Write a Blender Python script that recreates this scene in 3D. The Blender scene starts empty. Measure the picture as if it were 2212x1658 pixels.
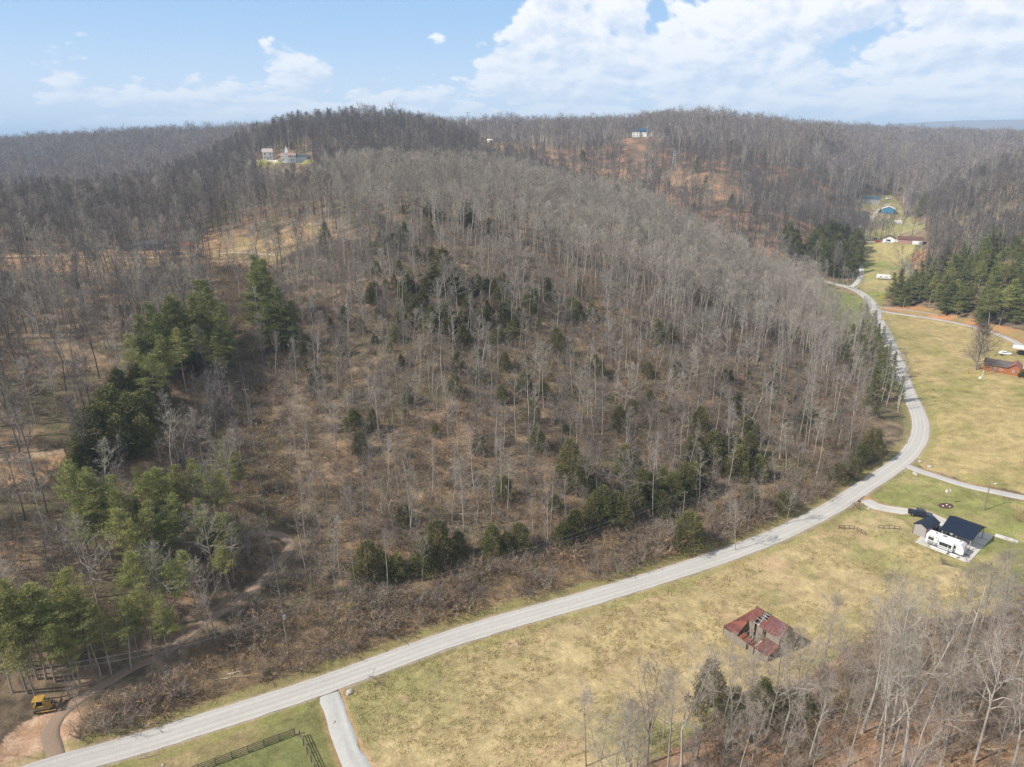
import bpy, math, random
import numpy as np
from mathutils import Vector, Matrix
R = math.radians
rnd = random.Random(7)
npr = np.random.RandomState(11)
scene = bpy.context.scene
col = scene.collection

# ---------------------------------------------------------------- camera
CAM_H = 90.0
PITCH = 19.0
cam_data = bpy.data.cameras.new("camera")
cam_data.sensor_width = 36.0
cam_data.lens = 24.85
cam_data.clip_start = 1.0
cam_data.clip_end = 60000.0
cam = bpy.data.objects.new("camera", cam_data)
col.objects.link(cam)
cam.location = (0, 0, CAM_H)
cam.rotation_euler = (R(90 - PITCH), 0, 0)
scene.camera = cam

# ---------------------------------------------------------------- sky and sun
SUN_EL, SUN_AZ = 42.0, 250.0            # azimuth clockwise from +Y
SKY_STRENGTH = 0.088
SUN_STRENGTH = 5.0
world = bpy.data.worlds.new("World")
scene.world = world
world.use_nodes = True
wn, wl = world.node_tree.nodes, world.node_tree.links
wn.clear()
def N(nt, t, **kw):
    n = nt.nodes.new(t)
    for k, v in kw.items():
        if k.startswith("i_"):
            n.inputs[int(k[2:])].default_value = v
        else:
            setattr(n, k, v)
    return n
wt = world.node_tree
def wmath(op, a, b=None, c=None, clamp=False):
    n = N(wt, "ShaderNodeMath", operation=op, use_clamp=clamp)
    for i, v in enumerate((a, b, c)):
        if v is None: continue
        if isinstance(v, (int, float)): n.inputs[i].default_value = v
        else: wl.new(v, n.inputs[i])
    return n.outputs[0]
sky = N(wt, "ShaderNodeTexSky", sky_type="NISHITA", sun_disc=False)
sky.sun_elevation = R(SUN_EL); sky.sun_rotation = R(SUN_AZ)
sky.air_density = 1.0; sky.dust_density = 1.6; sky.ozone_density = 1.5; sky.altitude = 400
geo = N(wt, "ShaderNodeTexCoord")
sep = N(wt, "ShaderNodeSeparateXYZ"); wl.new(geo.outputs["Generated"], sep.inputs[0])
az = wmath("ARCTAN2", sep.outputs[0], sep.outputs[1])
el = wmath("ARCSINE", wmath("MINIMUM", wmath("MAXIMUM", sep.outputs[2], -1.0), 1.0))
elp = wmath("MAXIMUM", el, 0.0)
# cumulus: fbm plus billows in (azimuth, log elevation), so the streets flatten towards the horizon
vy = wmath("MULTIPLY", wmath("LOGARITHM", wmath("ADD", elp, 0.030), math.e), 0.235)
def cloud_field(dy, detail, daz=0.0):
    cx = N(wt, "ShaderNodeCombineXYZ")
    wl.new(wmath("ADD", az, daz), cx.inputs[0]); wl.new(wmath("ADD", vy, dy), cx.inputs[1]); cx.inputs[2].default_value = 14.9
    n = N(wt, "ShaderNodeTexNoise", noise_dimensions="3D"); n.inputs["Scale"].default_value = 7.0; n.inputs["Detail"].default_value = detail; n.inputs["Roughness"].default_value = 0.56
    n.inputs["Distortion"].default_value = 0.25
    wl.new(cx.outputs[0], n.inputs["Vector"])
    out = n.outputs[0]
    for sc, w in ((13.0, 0.15), (33.0, 0.085), (80.0, 0.045)):
        v = N(wt, "ShaderNodeTexVoronoi", feature="F1"); v.inputs["Scale"].default_value = sc
        wl.new(cx.outputs[0], v.inputs["Vector"])
        out = wmath("ADD", out, wmath("MULTIPLY", wmath("SUBTRACT", 0.42, v.outputs["Distance"]), w))
    return out
n0 = cloud_field(0.0, 8)
n1 = cloud_field(0.020, 6, -0.012)
top = wmath("ADD", wmath("ADD", 0.108, wmath("MULTIPLY", az, 0.10)), wmath("MULTIPLY", wmath("MAXIMUM", wmath("ADD", az, 0.03), 0.0), 0.75))
lowb = wmath("MINIMUM", wmath("MAXIMUM", wmath("MULTIPLY", wmath("SUBTRACT", top, el), 3.2), -0.26), 0.095)
side = wmath("MULTIPLY", wmath("SINE", wmath("ADD", az, 0.30)), 0.125)
dens = wmath("ADD", n0, wmath("ADD", side, lowb))
mask = N(wt, "ShaderNodeMapRange", interpolation_type="SMOOTHSTEP")
wl.new(dens, mask.inputs[0]); mask.inputs[1].default_value = 0.478; mask.inputs[2].default_value = 0.535
lit = wmath("MULTIPLY", wmath("SUBTRACT", n0, n1), 7.0)
thick = wmath("MULTIPLY", wmath("SUBTRACT", dens, 0.58), -0.9)
shade = wmath("ADD", wmath("ADD", lit, thick), 0.66, clamp=True)
ccol = N(wt, "ShaderNodeMix", data_type="RGBA")
wl.new(shade, ccol.inputs[0])
ccol.inputs[6].default_value = (6.5, 7.4, 8.9, 1); ccol.inputs[7].default_value = (9.9, 9.9, 10.0, 1)
# air light: bluer overhead, paler towards the horizon
hz = N(wt, "ShaderNodeMapRange", interpolation_type="SMOOTHSTEP")
wl.new(el, hz.inputs[0]); hz.inputs[1].default_value = 0.17; hz.inputs[2].default_value = -0.01
air = N(wt, "ShaderNodeMix", data_type="RGBA"); wl.new(hz.outputs[0], air.inputs[0])
air.inputs[6].default_value = (3.7, 6.0, 9.1, 1); air.inputs[7].default_value = (7.4, 8.6, 10.0, 1)
up = N(wt, "ShaderNodeMapRange", interpolation_type="SMOOTHSTEP")
wl.new(el, up.inputs[0]); up.inputs[1].default_value = 0.9; up.inputs[2].default_value = 0.1; up.inputs[3].default_value = 0.15; up.inputs[4].default_value = 0.9
skym = N(wt, "ShaderNodeMix", data_type="RGBA"); wl.new(up.outputs[0], skym.inputs[0])
wl.new(sky.outputs[0], skym.inputs[6]); wl.new(air.outputs[2], skym.inputs[7])
# clouds lose contrast low down in the haze
grnd = N(wt, "ShaderNodeMapRange"); wl.new(el, grnd.inputs[0]); grnd.inputs[1].default_value = -0.02; grnd.inputs[2].default_value = 0.0
cm = wmath("MULTIPLY", wmath("MULTIPLY", mask.outputs[0], grnd.outputs[0]), wmath("SUBTRACT", 0.95, wmath("MULTIPLY", hz.outputs[0], 0.45)))
fin = N(wt, "ShaderNodeMix", data_type="RGBA")
wl.new(cm, fin.inputs[0]); wl.new(skym.outputs[2], fin.inputs[6]); wl.new(ccol.outputs[2], fin.inputs[7])
bg = N(wt, "ShaderNodeBackground"); bg.inputs[1].default_value = SKY_STRENGTH
wo = N(wt, "ShaderNodeOutputWorld")
wl.new(fin.outputs[2], bg.inputs[0]); wl.new(bg.outputs[0], wo.inputs[0])

sun_d = bpy.data.lights.new("sun", "SUN")
sun_d.energy = SUN_STRENGTH; sun_d.angle = R(0.53); sun_d.color = (1.0, 0.95, 0.87)
sun = bpy.data.objects.new("sun", sun_d); col.objects.link(sun)
to_sun = Vector((math.sin(R(SUN_AZ)) * math.cos(R(SUN_EL)), math.cos(R(SUN_AZ)) * math.cos(R(SUN_EL)), math.sin(R(SUN_EL))))
sun.rotation_euler = to_sun.to_track_quat("Z", "Y").to_euler()
sun.location = (0, 0, 400)

scene.view_settings.view_transform = "Standard"
scene.view_settings.look = "None"
scene.view_settings.exposure = 0.31
scene.view_settings.gamma = 1.0
scene.view_settings.use_curve_mapping = False
world.cycles.sampling_method = 'MANUAL'; world.cycles.sample_map_resolution = 256
cy = scene.cycles
cy.use_denoising = True; cy.denoising_prefilter = 'NONE'; cy.denoising_input_passes = 'RGB_ALBEDO_NORMAL'
cy.max_bounces = 4; cy.diffuse_bounces = 2; cy.glossy_bounces = 1; cy.transmission_bounces = 2
cy.volume_bounces = 0; cy.transparent_max_bounces = 8
cy.use_adaptive_sampling = True; cy.adaptive_threshold = 0.01
# ---------------------------------------------------------------- terrain as a function of the ground plan
# Positions below were surveyed off the photograph once (U, V in a 2212 x 1658 frame) and turned into metres.
FPX, CU, CV = 1527.0, 1106.0, 829.0
CP, SP = math.cos(math.radians(PITCH)), math.sin(math.radians(PITCH))
def ray(U, V):
    a, b = (U - CU) / FPX, -(V - CV) / FPX
    return np.array([a, CP + b * SP, -SP + b * CP])
def at_z(U, V, z):
    d = ray(U, V); t = (z - CAM_H) / d[2]
    return d[0] * t, d[1] * t
def at_y(U, y, z):
    zc = y * CP + (CAM_H - z) * SP
    return (U - CU) / FPX * zc, y
def project(x, y, z):
    zc = y * CP + (CAM_H - z) * SP
    yc = y * SP - (CAM_H - z) * CP
    return CU + FPX * x / zc, CV - FPX * yc / zc
PTS_V = [  # U, V, ground height
 (170,1658,0),(450,1560,0),(700,1480,0),(1000,1370,0),(1300,1285,0),(1500,1220,0),(1700,1160,0),(1850,1085,0),
 (1950,1020,.5),(1990,960,1),(1980,890,2),(1960,840,2.5),(1935,770,4),(1893,690,5),(1850,625,5.5),(1760,608,6),
 (900,1500,-.6),(1200,1400,-1),(1500,1300,-1),(1400,1500,-.5),(1000,1600,-.5),(500,1640,-.3),(1200,1640,1.5),(1300,1610,2.5),
 (1480,1650,5),(1700,1640,11),(1640,1400,0.5),(1900,1250,.5),(2050,1180,1.5),(2200,1090,3.5),(2100,1060,3),(2150,1000,4),
 (2100,900,5),(2190,780,8),(2050,740,6),(2000,680,6),(2190,730,9),(1900,1360,3),(1900,1500,11),(1900,1640,18),(2190,1640,25),
 (2190,1450,16),(2190,1280,7),(2000,655,8),(2200,692,12),(2200,620,21),(2050,620,12),(2200,560,32),(2060,560,22),
 (1900,570,8),(1920,522,11),(1965,512,11.5),(1870,500,14),(1925,457,20),(1880,438,26),(1960,480,17),(1990,560,12),
 (1780,560,14),(1700,480,26),
 (1000,1250,2),(1000,1100,6),(1000,900,17),(1000,700,31),(1000,550,44),(1000,450,53),
 (1250,1200,2),(1250,1060,6),(1300,900,13),(1300,700,27),(1300,560,38),(1200,500,45),
 (1500,1150,1),(1500,1000,5),(1550,850,12),(1550,700,20),(1500,600,28),
 (1700,1050,2),(1700,900,6),(1750,780,9),(1700,700,14),(1850,960,2),(1850,850,4),(1880,760,5),
 (610,1415,1),(640,1200,5),(560,1140,7.5),(530,850,20),(470,590,37),(300,540,41),(430,550,41),(450,522,43),(100,540,42),
 (100,700,33),(100,850,26),(50,1000,20),(100,1250,10.5),(250,1400,4),(105,1520,1.5),(40,1600,1),(300,1400,3.5),(400,1400,2.5),
 (300,1100,14),(300,850,25),(550,700,31),(700,1200,4),(700,900,18),(700,650,34),(700,500,49),(800,1300,1.5),(850,1050,9),
 (850,800,24),(850,600,41),(500,1000,12),(480,1250,5),(560,1300,3.5),
]
PTS_D = [  # U, distance, ground height
 (0,380,42),(150,400,42),(300,400,43),(500,400,47),(600,400,52),(700,410,55),(850,400,58),(1000,400,58),(1150,400,55),(1300,380,46),
 (1400,370,40),(1500,350,27),(1600,320,14),(1700,292,5),(1790,275,0),
 (1150,480,36),(1300,480,18),(1450,460,8),(1600,420,7),(1700,380,1),(1000,520,48),(850,520,55),(700,500,52),
 (500,520,38),(300,520,30),(100,520,28),(0,700,20),(200,700,22),(400,680,34),(620,600,61),(570,600,59.5),(500,620,56),
 (700,640,76),(780,700,84),(870,700,83),(950,760,70),(600,720,78),(640,850,70),(1000,900,69),(1058,880,75),(1100,900,71),(1250,950,70),(1350,900,71),(1058,960,76),(1150,960,76),(950,960,75),(1300,960,77),(1372,930,80),(1372,840,81),(1372,800,76),
 (0,1100,50),(150,1200,56),(300,1200,62),(450,1100,66),(0,1500,30),(300,1700,30),(100,900,32),(300,900,38),
 (1250,620,40),(1350,700,45),(1450,660,46),(1550,620,40),(1650,600,36),(1150,700,55),(1100,800,64),
 (1450,880,79),(1550,900,82),(1650,930,80),(1750,1200,70),(1800,800,62),(1900,780,52),(1780,700,42),(1700,560,28),
 (1620,500,22),(1900,1300,66),(2000,1100,40),(2000,850,42),(2100,700,50),(2200,500,46),(2100,500,40),(2200,700,52),
 (2050,620,36),(2200,1100,46),(2100,2000,58),(1900,2200,58),(1500,2000,25),(1000,2000,15),(500,2500,5),(0,2500,5),
 (0,6000,40),(700,6000,40),(1300,6000,40),(1700,7000,40),(2200,5600,40),
 (0,15000,60),(1000,15000,60),(1700,15000,60),(1880,7500,95),(1960,7500,118),(2040,7500,148),(2120,7500,140),(2200,7500,153),(2300,7500,158),(1960,9500,60),(2200,9500,60),(2400,9500,60),
 (0,40000,60),(1100,40000,60),(2212,40000,60),
]
_lift = lambda y: y * 0.01745 if (y < 3000 or 7400 < y < 7800) else 0.0
_xy = [(at_z(u, v, z), z) for u, v, z in PTS_V] + [(at_y(u, y, z + _lift(y)), z + _lift(y)) for u, y, z in PTS_D]
for a in (-115, -150, 180, 150, 120):
    for d, z in ((60, 20), (200, 35), (1500, 50), (15000, 50)):
        _xy.append(((math.sin(math.radians(a)) * d, math.cos(math.radians(a)) * d), z))
_P = np.array([p for p, z in _xy]); _Z = np.array([z for p, z in _xy], float)
def _q(x, y):
    return np.arctan2(x, y), np.log(np.maximum(np.hypot(x, y), 45.0))
_pa, _pl = _q(_P[:, 0], _P[:, 1])
_C2 = 0.05 ** 2
def _phi(a0, l0, a1, l1):
    da = 2 * np.sin((a0[:, None] - a1[None, :]) / 2)
    return np.sqrt(da ** 2 + (l0[:, None] - l1[None, :]) ** 2 + _C2)
_W = np.linalg.solve(_phi(_pa, _pl, _pa, _pl) - 0.012 * np.eye(len(_Z)), _Z - 30.0)
def _hash(ix, iy, s):
    v = np.sin(ix * 127.1 + iy * 311.7 + s * 74.7) * 43758.5453
    return v - np.floor(v)
def vnoise(x, y, s=0.0):
    ix, iy = np.floor(x), np.floor(y); fx, fy = x - ix, y - iy
    fx, fy = fx * fx * (3 - 2 * fx), fy * fy * (3 - 2 * fy)
    return ((_hash(ix, iy, s) * (1 - fx) + _hash(ix + 1, iy, s) * fx) * (1 - fy)
            + (_hash(ix, iy + 1, s) * (1 - fx) + _hash(ix + 1, iy + 1, s) * fx) * fy)
def fbm(x, y, s=0.0, o=4):
    v, a, t = 0, 0.5, 0
    for k in range(o):
        v = v + a * vnoise(x * 2 ** k, y * 2 ** k, s + k); t += a; a *= 0.5
    return v / t
def ground0(x, y):
    x = np.atleast_1d(np.asarray(x, float)); y = np.atleast_1d(np.asarray(y, float))
    out = np.empty(len(x))
    for i in range(0, len(x), 20000):
        a, l = _q(x[i:i + 20000], y[i:i + 20000])
        out[i:i + 20000] = _phi(a, l, _pa, _pl) @ _W + 30.0
    r = np.hypot(x, y)
    far = np.clip((r - 900) / 1500, 0, 1)
    hill = np.clip(out / 14.0, 0.0, 1.0)
    out = out + (fbm(x / 38, y / 38, 5) - .5) * 2.6 * hill * (1 - far) + (fbm(x / 330, y / 330, 9) - .5) * 26 * far * (r < 6500)
    return out
def hit0(U, V, fn=None):
    fn = fn or ground0
    d = ray(U, V)
    t = np.geomspace(60, 3000, 700)
    z = fn(d[0] * t, d[1] * t); e = CAM_H + d[2] * t - z
    k = np.argmax(e < 0) if (e < 0).any() else len(t) - 1
    if k == 0: k = 1
    a, b = t[k - 1], t[k]
    for _ in range(14):
        m = (a + b) / 2
        if CAM_H + d[2] * m < fn(d[0] * m, d[1] * m)[0]: b = m
        else: a = m
    return float(d[0] * b), float(d[1] * b)
# ---- roads (surveyed centre lines) : name, half width, points
ROADS_PX = {
 "road": (2.42, [(-330,1800),(-60,1725),(120,1668),(300,1610),(450,1560),(700,1479),(1000,1371),(1300,1284),(1500,1222),(1620,1180),(1700,1147),(1800,1096),(1870,1050),(1940,1003),(1975,968),(1989,930),(1984,895),(1966,855),(1951,820),(1938,780),(1920,735),(1898,690),(1886,660),(1868,640),(1840,624),(1800,614),(1758,607),(1700,596)]),
 "field_driveway": (1.75, [(712,1500),(722,1530),(745,1600),(775,1665),(810,1740)]),
 "house_driveway": (2.0, [(1868,1082),(1890,1094),(1930,1103),(1985,1113),(2030,1128),(2062,1140)]),
 "upper_driveway": (1.5, [(1960,1008),(1985,1018),(2040,1035),(2100,1052),(2212,1076),(2330,1100)]),
 "far_driveway": (1.5, [(1893,672),(1940,679),(2010,688),(2080,701),(2140,717),(2190,737),(2215,752),(2260,775)]),
 "pine_lane": (1.1, [(1893,664),(1930,667),(1985,674),(2030,681)]),
 "valley_driveway": (1.5, [(1838,624),(1850,612),(1857,600),(1862,585),(1853,560),(1845,530)]),
 "valley_lane": (1.6, [(1838,502),(1860,487),(1885,470),(1893,458),(1905,446),(1925,440)]),
 "yard_lane": (1.4, [(1870,524),(1900,522),(1945,524)]),
 "upper_yard_lane": (2.2, [(1880,487),(1925,484),(1985,484)]),
 "dirt_track": (1.15, [(140,1680),(118,1622),(112,1580),(150,1525),(220,1478),(300,1430),(360,1408),(440,1345),(520,1295),(570,1255),(612,1205),(628,1180),(600,1150),(540,1145)]),
 "woods_track": (1.6, [(-60,560),(60,552),(200,556),(330,558),(420,552),(520,545),(600,552)]),
 "slope_track": (1.7, [(-60,1010),(30,990),(140,975)]),
}
def _smooth(P, step):
    P = np.array(P, float); out = []
    for i in range(len(P) - 1):
        p0 = P[max(i - 1, 0)]; p1 = P[i]; p2 = P[i + 1]; p3 = P[min(i + 2, len(P) - 1)]
        n = max(2, int(np.linalg.norm(p2 - p1) / step))
        for t in np.arange(n) / n:
            out.append(0.5 * ((2 * p1) + (-p0 + p2) * t + (2 * p0 - 5 * p1 + 4 * p2 - p3) * t ** 2 + (-p0 + 3 * p1 - 3 * p2 + p3) * t ** 3))
    out.append(P[-1]); return np.array(out)
ROADS = {}
for k, (hw, pp) in ROADS_PX.items():
    c = _smooth([hit0(u, v) for u, v in pp], 2.0)
    z = ground0(c[:, 0], c[:, 1])
    w = 9 if len(z) > 20 else 3
    zp = np.pad(z, w, mode="edge"); z = np.convolve(zp, np.ones(2 * w + 1) / (2 * w + 1), "valid")
    ROADS[k] = (hw, c, z)
def road_dist(x, y, names=None, far=14.0):
    """distance to the nearest road edge and that road's height there"""
    best = np.full(len(x), 1e9); bz = np.zeros(len(x))
    for k, (hw, c, z) in ROADS.items():
        if names and k not in names: continue
        lo, hi = c.min(0) - far, c.max(0) + far
        m = np.where((x > lo[0]) & (x < hi[0]) & (y > lo[1]) & (y < hi[1]))[0]
        for i in range(0, len(m), 20000):
            mm = m[i:i + 20000]
            a, b = c[:-1], c[1:]; ab = b - a; L = (ab ** 2).sum(1)
            px = x[mm, None] - a[None, :, 0]; py = y[mm, None] - a[None, :, 1]
            t = np.clip((px * ab[:, 0] + py * ab[:, 1]) / L, 0, 1)
            d2 = (px - t * ab[:, 0]) ** 2 + (py - t * ab[:, 1]) ** 2
            j = d2.argmin(1); r = np.arange(len(mm))
            d = np.sqrt(d2[r, j]) - hw; zz = z[j] + (z[j + 1] - z[j]) * t[r, j]
            u = d < best[mm]
            best[mm[u]] = d[u]; bz[mm[u]] = zz[u]
    return best, bz
PADS = []   # levelled plots: x, y, rotation, half length, half width, z
def ground(x, y):
    x = np.atleast_1d(np.asarray(x, float)); y = np.atleast_1d(np.asarray(y, float))
    z = ground0(x, y)
    d, rz = road_dist(x, y)
    w = np.clip((d - 0.3) / 5.0, 0, 1); w = w * w * (3 - 2 * w)
    z = np.where(d < 13, rz * (1 - w) + z * w, z)
    for (px, py, rot, hl, hw, pz) in PADS:
        c, s = math.cos(rot), math.sin(rot)
        u = (x - px) * c + (y - py) * s; v = -(x - px) * s + (y - py) * c
        e = np.hypot(np.maximum(np.abs(u) - hl, 0), np.maximum(np.abs(v) - hw, 0))
        w = np.clip(e / 6.0, 0, 1); w = w * w * (3 - 2 * w)
        z = pz * (1 - w) + z * w
    return z
def gz(x, y): return float(ground(x, y)[0])
def hit(U, V): return hit0(U, V, ground)
# ---------------------------------------------------------------- helpers for objects
def tag(o, label=None, cat=None, group=None, kind=None):
    if label: o["label"] = label
    if cat: o["category"] = cat
    if group: o["group"] = group
    if kind: o["kind"] = kind
    return o
def link(name, me, parent=None, loc=(0, 0, 0), rotz=0.0, scale=None):
    o = bpy.data.objects.new(name, me); col.objects.link(o)
    if parent is not None: o.parent = parent
    o.location = loc; o.rotation_euler = (0, 0, rotz)
    if scale is not None: o.scale = scale
    return o
def np_mesh(name, V, F, mats, mi=None, smooth=False):
    """V (n,3); F (m,3) or (m,4) or a list of such arrays"""
    me = bpy.data.meshes.new(name)
    Fs = F if isinstance(F, list) else [F]
    V = np.asarray(V, np.float32)
    me.vertices.add(len(V)); me.vertices.foreach_set("co", V.ravel())
    Fs = [np.asarray(f, np.int32) for f in Fs if len(f)]
    nl = sum(f.size for f in Fs); npoly = sum(len(f) for f in Fs)
    me.loops.add(nl); me.polygons.add(npoly)
    me.loops.foreach_set("vertex_index", np.concatenate([f.ravel() for f in Fs]))
    tot = np.concatenate([np.full(len(f), f.shape[1], np.int32) for f in Fs])
    st = np.concatenate([[0], np.cumsum(tot)[:-1]]).astype(np.int32)
    me.polygons.foreach_set("loop_start", st)
    for m in (mats if isinstance(mats, (list, tuple)) else [mats]): me.materials.append(m)
    if mi is not None: me.polygons.foreach_set("material_index", np.asarray(mi, np.int32))
    me.polygons.foreach_set("use_smooth", np.full(npoly, smooth))
    me.update(calc_edges=True)
    return me
def newmat(name):
    m = bpy.data.materials.new(name); m.use_nodes = True
    nt = m.node_tree; b = nt.nodes["Principled BSDF"]
    b.inputs["Specular IOR Level"].default_value = 0.25
    return m, nt, b
def mat(name, c, rough=0.8, metal=0.0, var=0.12, scale=3.0, c2=None, bump=0.0, stretch=None, objvar=0.0, spec=0.25, detail=5):
    """procedural colour: two octaves of noise between c*(1-var) and c*(1+var) (or c and c2)"""
    m, nt, b = newmat(name); L = nt.links
    tc = N(nt, "ShaderNodeTexCoord")
    vec = tc.outputs["Object"]
    if stretch:
        mp = N(nt, "ShaderNodeMapping"); mp.inputs["Scale"].default_value = stretch; L.new(vec, mp.inputs[0]); vec = mp.outputs[0]
    n = N(nt, "ShaderNodeTexNoise"); n.inputs["Scale"].default_value = scale; n.inputs["Detail"].default_value = detail; n.inputs["Roughness"].default_value = .65
    L.new(vec, n.inputs["Vector"])
    r = N(nt, "ShaderNodeMapRange"); r.inputs[1].default_value = 0.3; r.inputs[2].default_value = 0.7; L.new(n.outputs[0], r.inputs[0])
    mx = N(nt, "ShaderNodeMix", data_type="RGBA"); L.new(r.outputs[0], mx.inputs[0])
    a = [v * (1 - var) for v in c]; d = [min(v * (1 + var), 1) for v in c] if c2 is None else c2
    if c2 is not None: a = c
    mx.inputs[6].default_value = (*a, 1); mx.inputs[7].default_value = (*d, 1)
    out = mx.outputs[2]
    if objvar:
        oi = N(nt, "ShaderNodeObjectInfo"); hs = N(nt, "ShaderNodeHueSaturation")
        rr = N(nt, "ShaderNodeMapRange"); rr.inputs[3].default_value = 1 - objvar; rr.inputs[4].default_value = 1 + objvar
        L.new(oi.outputs["Random"], rr.inputs[0]); L.new(rr.outputs[0], hs.inputs["Value"])
        r2 = N(nt, "ShaderNodeMath", operation="MULTIPLY_ADD"); L.new(oi.outputs["Random"], r2.inputs[0]); r2.inputs[1].default_value = 7.31; r2.inputs[2].default_value = 0
        r3 = N(nt, "ShaderNodeMath", operation="FRACT"); L.new(r2.outputs[0], r3.inputs[0])
        r4 = N(nt, "ShaderNodeMapRange"); r4.inputs[3].default_value = 0.485; r4.inputs[4].default_value = 0.515; L.new(r3.outputs[0], r4.inputs[0]); L.new(r4.outputs[0], hs.inputs["Hue"])
        L.new(out, hs.inputs["Color"]); out = hs.outputs[0]
    L.new(out, b.inputs["Base Color"])
    b.inputs["Roughness"].default_value = rough; b.inputs["Metallic"].default_value = metal; b.inputs["Specular IOR Level"].default_value = spec
    if bump:
        bp = N(nt, "ShaderNodeBump"); bp.inputs["Strength"].default_value = bump; bp.inputs["Distance"].default_value = 0.05
        L.new(n.outputs[0], bp.inputs["Height"]); L.new(bp.outputs[0], b.inputs["Normal"])
    return m

# ---------------------------------------------------------------- levelled plots (before any height is read)
def pad(U, V, U2, V2, hl, hw, name=None):
    """centre from pixel, direction from a second pixel"""
    a, b = hit0(U, V), hit0(U2, V2)
    rot = math.atan2(b[1] - a[1], b[0] - a[0])
    PADS.append((a[0], a[1], rot, hl, hw, float(ground0(*a)[0])))
    return a, rot
def facing(x, y): return -math.atan2(x, y)
SITE = {}
def site(key, U, V, hl, hw, rot=None, dz=0.0, dist=None):
    if dist: x, y = at_y(U, dist, CAM_H - 8); z = float(ground0(x, y)[0])
    else: (x, y) = hit0(U, V); z = float(ground0(x, y)[0])
    rot = facing(x, y) if rot is None else rot
    PADS.append((x, y, rot, hl, hw, z + dz)); SITE[key] = (x, y, z + dz, rot)
SLAB_Z = 1.75
_sl = np.array([at_z(1975,1171,SLAB_Z), at_z(2092,1217,SLAB_Z), at_z(2148,1157,SLAB_Z), at_z(2028,1124,SLAB_Z)])
_sc = _sl.mean(0); _sr = math.atan2(*( _sl[1] - _sl[0])[::-1])
PADS.append((_sc[0], _sc[1], _sr, 9.4, 9.6, SLAB_Z - .12))
site("barn", 1640, 1368, 5, 5, R(-68))
site("orange", 2160, 803, 8, 4, R(-38))
site("canopy", 2205, 765, 3, 3)
site("navy", 1880, 440, 9, 5); site("blue", 1918, 461, 6, 5); site("garage", 1920, 524, 5, 4); site("ranch", 1965, 527, 9, 5)
site("camper", 1908, 604, 3, 2); site("church", 624, 352, 8, 8); site("white_house", 579, 345, 5, 5)
site("hill_house", 1372, 0, 9, 8, dist=840); site("hill_shed", 1059, 0, 5, 4, dist=880); site("dark_house", 312, 540, 16, 6)


# ---------------------------------------------------------------- ground cover zones
def poly(pts): return np.array([hit0(u, v) for u, v in pts])
def inside(x, y, P):
    c = np.zeros(len(x), bool); n = len(P)
    lo, hi = P.min(0), P.max(0)
    m = np.where((x > lo[0]) & (x < hi[0]) & (y > lo[1]) & (y < hi[1]))[0]
    xx, yy = x[m], y[m]; cc = np.zeros(len(m), bool)
    for i in range(n):
        x0, y0 = P[i]; x1, y1 = P[(i + 1) % n]
        if y0 == y1: continue
        t = ((y0 > yy) != (y1 > yy)) & (xx < (x1 - x0) * (yy - y0) / (y1 - y0) + x0)
        cc ^= t
    c[m] = cc
    return c
Z_MEADOW = poly([(735,1510),(900,1440),(1100,1365),(1300,1305),(1500,1245),(1620,1203),(1720,1165),(1868,1092),(1950,1118),(1985,1140),(2040,1220),(2110,1225),(2190,1230),(2205,1330),(2080,1335),(1960,1345),(1850,1390),(1790,1440),(1700,1490),(1600,1530),(1500,1585),(1400,1640),(1290,1740),(800,1720)])
Z_YARD = poly([(1875,1078),(1962,1015),(2110,1060),(2400,1125),(2400,1320),(2190,1262),(2110,1235),(1985,1180),(1950,1130),(1868,1092)])
Z_FIELD = poly([(1896,674),(1940,680),(2010,690),(2080,703),(2140,719),(2190,739),(2330,790),(2500,1130),(2212,1066),(2100,1042),(2000,1012),(1980,1000),(2002,950),(2000,900),(1985,860),(1965,810),(1945,770),(1915,720)])
Z_VERGE = poly([(-200,1790),(170,1672),(450,1575),(690,1492),(712,1530),(745,1640),(760,1720),(300,1800)])
Z_PASTURE = poly([(420,1665),(640,1582),(648,1590),(690,1700),(500,1760)])
Z_VALLEY = poly([(1850,540),(1880,522),(1940,520),(1992,523),(1990,545),(1965,600),(1915,625),(1908,655),(1893,662),(1870,640),(1850,620),(1863,590),(1858,560)])
Z_BEND = poly([(1765,618),(1800,622),(1845,640),(1870,655),(1885,690),(1895,720),(1850,720),(1790,690),(1760,650)])
Z_BANK = poly([(1968,555),(1998,530),(2000,560),(1992,600),(1975,590)])
Z_UPYARD = poly([(1848,430),(1862,420),(1925,420),(1945,440),(1960,470),(2000,485),(1995,500),(1950,512),(1870,515),(1850,500),(1880,470),(1870,455),(1850,460)])
Z_PINEEDGE = poly([(1893,662),(1990,660),(2090,688),(2212,715),(2400,770),(2400,830),(2212,745),(2140,718),(2060,698),(1990,682),(1895,668)])
Z_WOODYARD = poly([(-200,590),(-200,552),(100,545),(250,540),(420,530),(440,508),(500,506),(560,520),(620,490),(660,480),(700,490),(650,540),(590,570),(430,572),(200,585)])
Z_LEFTCLEAR = poly([(-100,1050),(60,975),(160,985),(130,1010),(30,1050)])
Z_LEFTCLEAR2 = poly([(20,720),(120,735),(240,775),(330,770),(330,800),(200,800),(60,755)])
Z_HILLYARD = poly([(530,358),(545,350),(600,349),(690,345),(700,352),(610,358),(560,362)])
Z_SPURORANGE = poly([(1040,312),(1050,304),(1120,311),(1180,318),(1210,330),(1150,330),(1080,320)])
Z_ORANGE2 = poly([(1425,385),(1440,368),(1500,375),(1560,385),(1600,420),(1590,430),(1530,410),(1450,400)])
Z_ORANGE3 = poly([(1170,352),(1200,348),(1290,362),(1340,375),(1400,382),(1380,392),(1290,378),(1220,362)])
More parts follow.
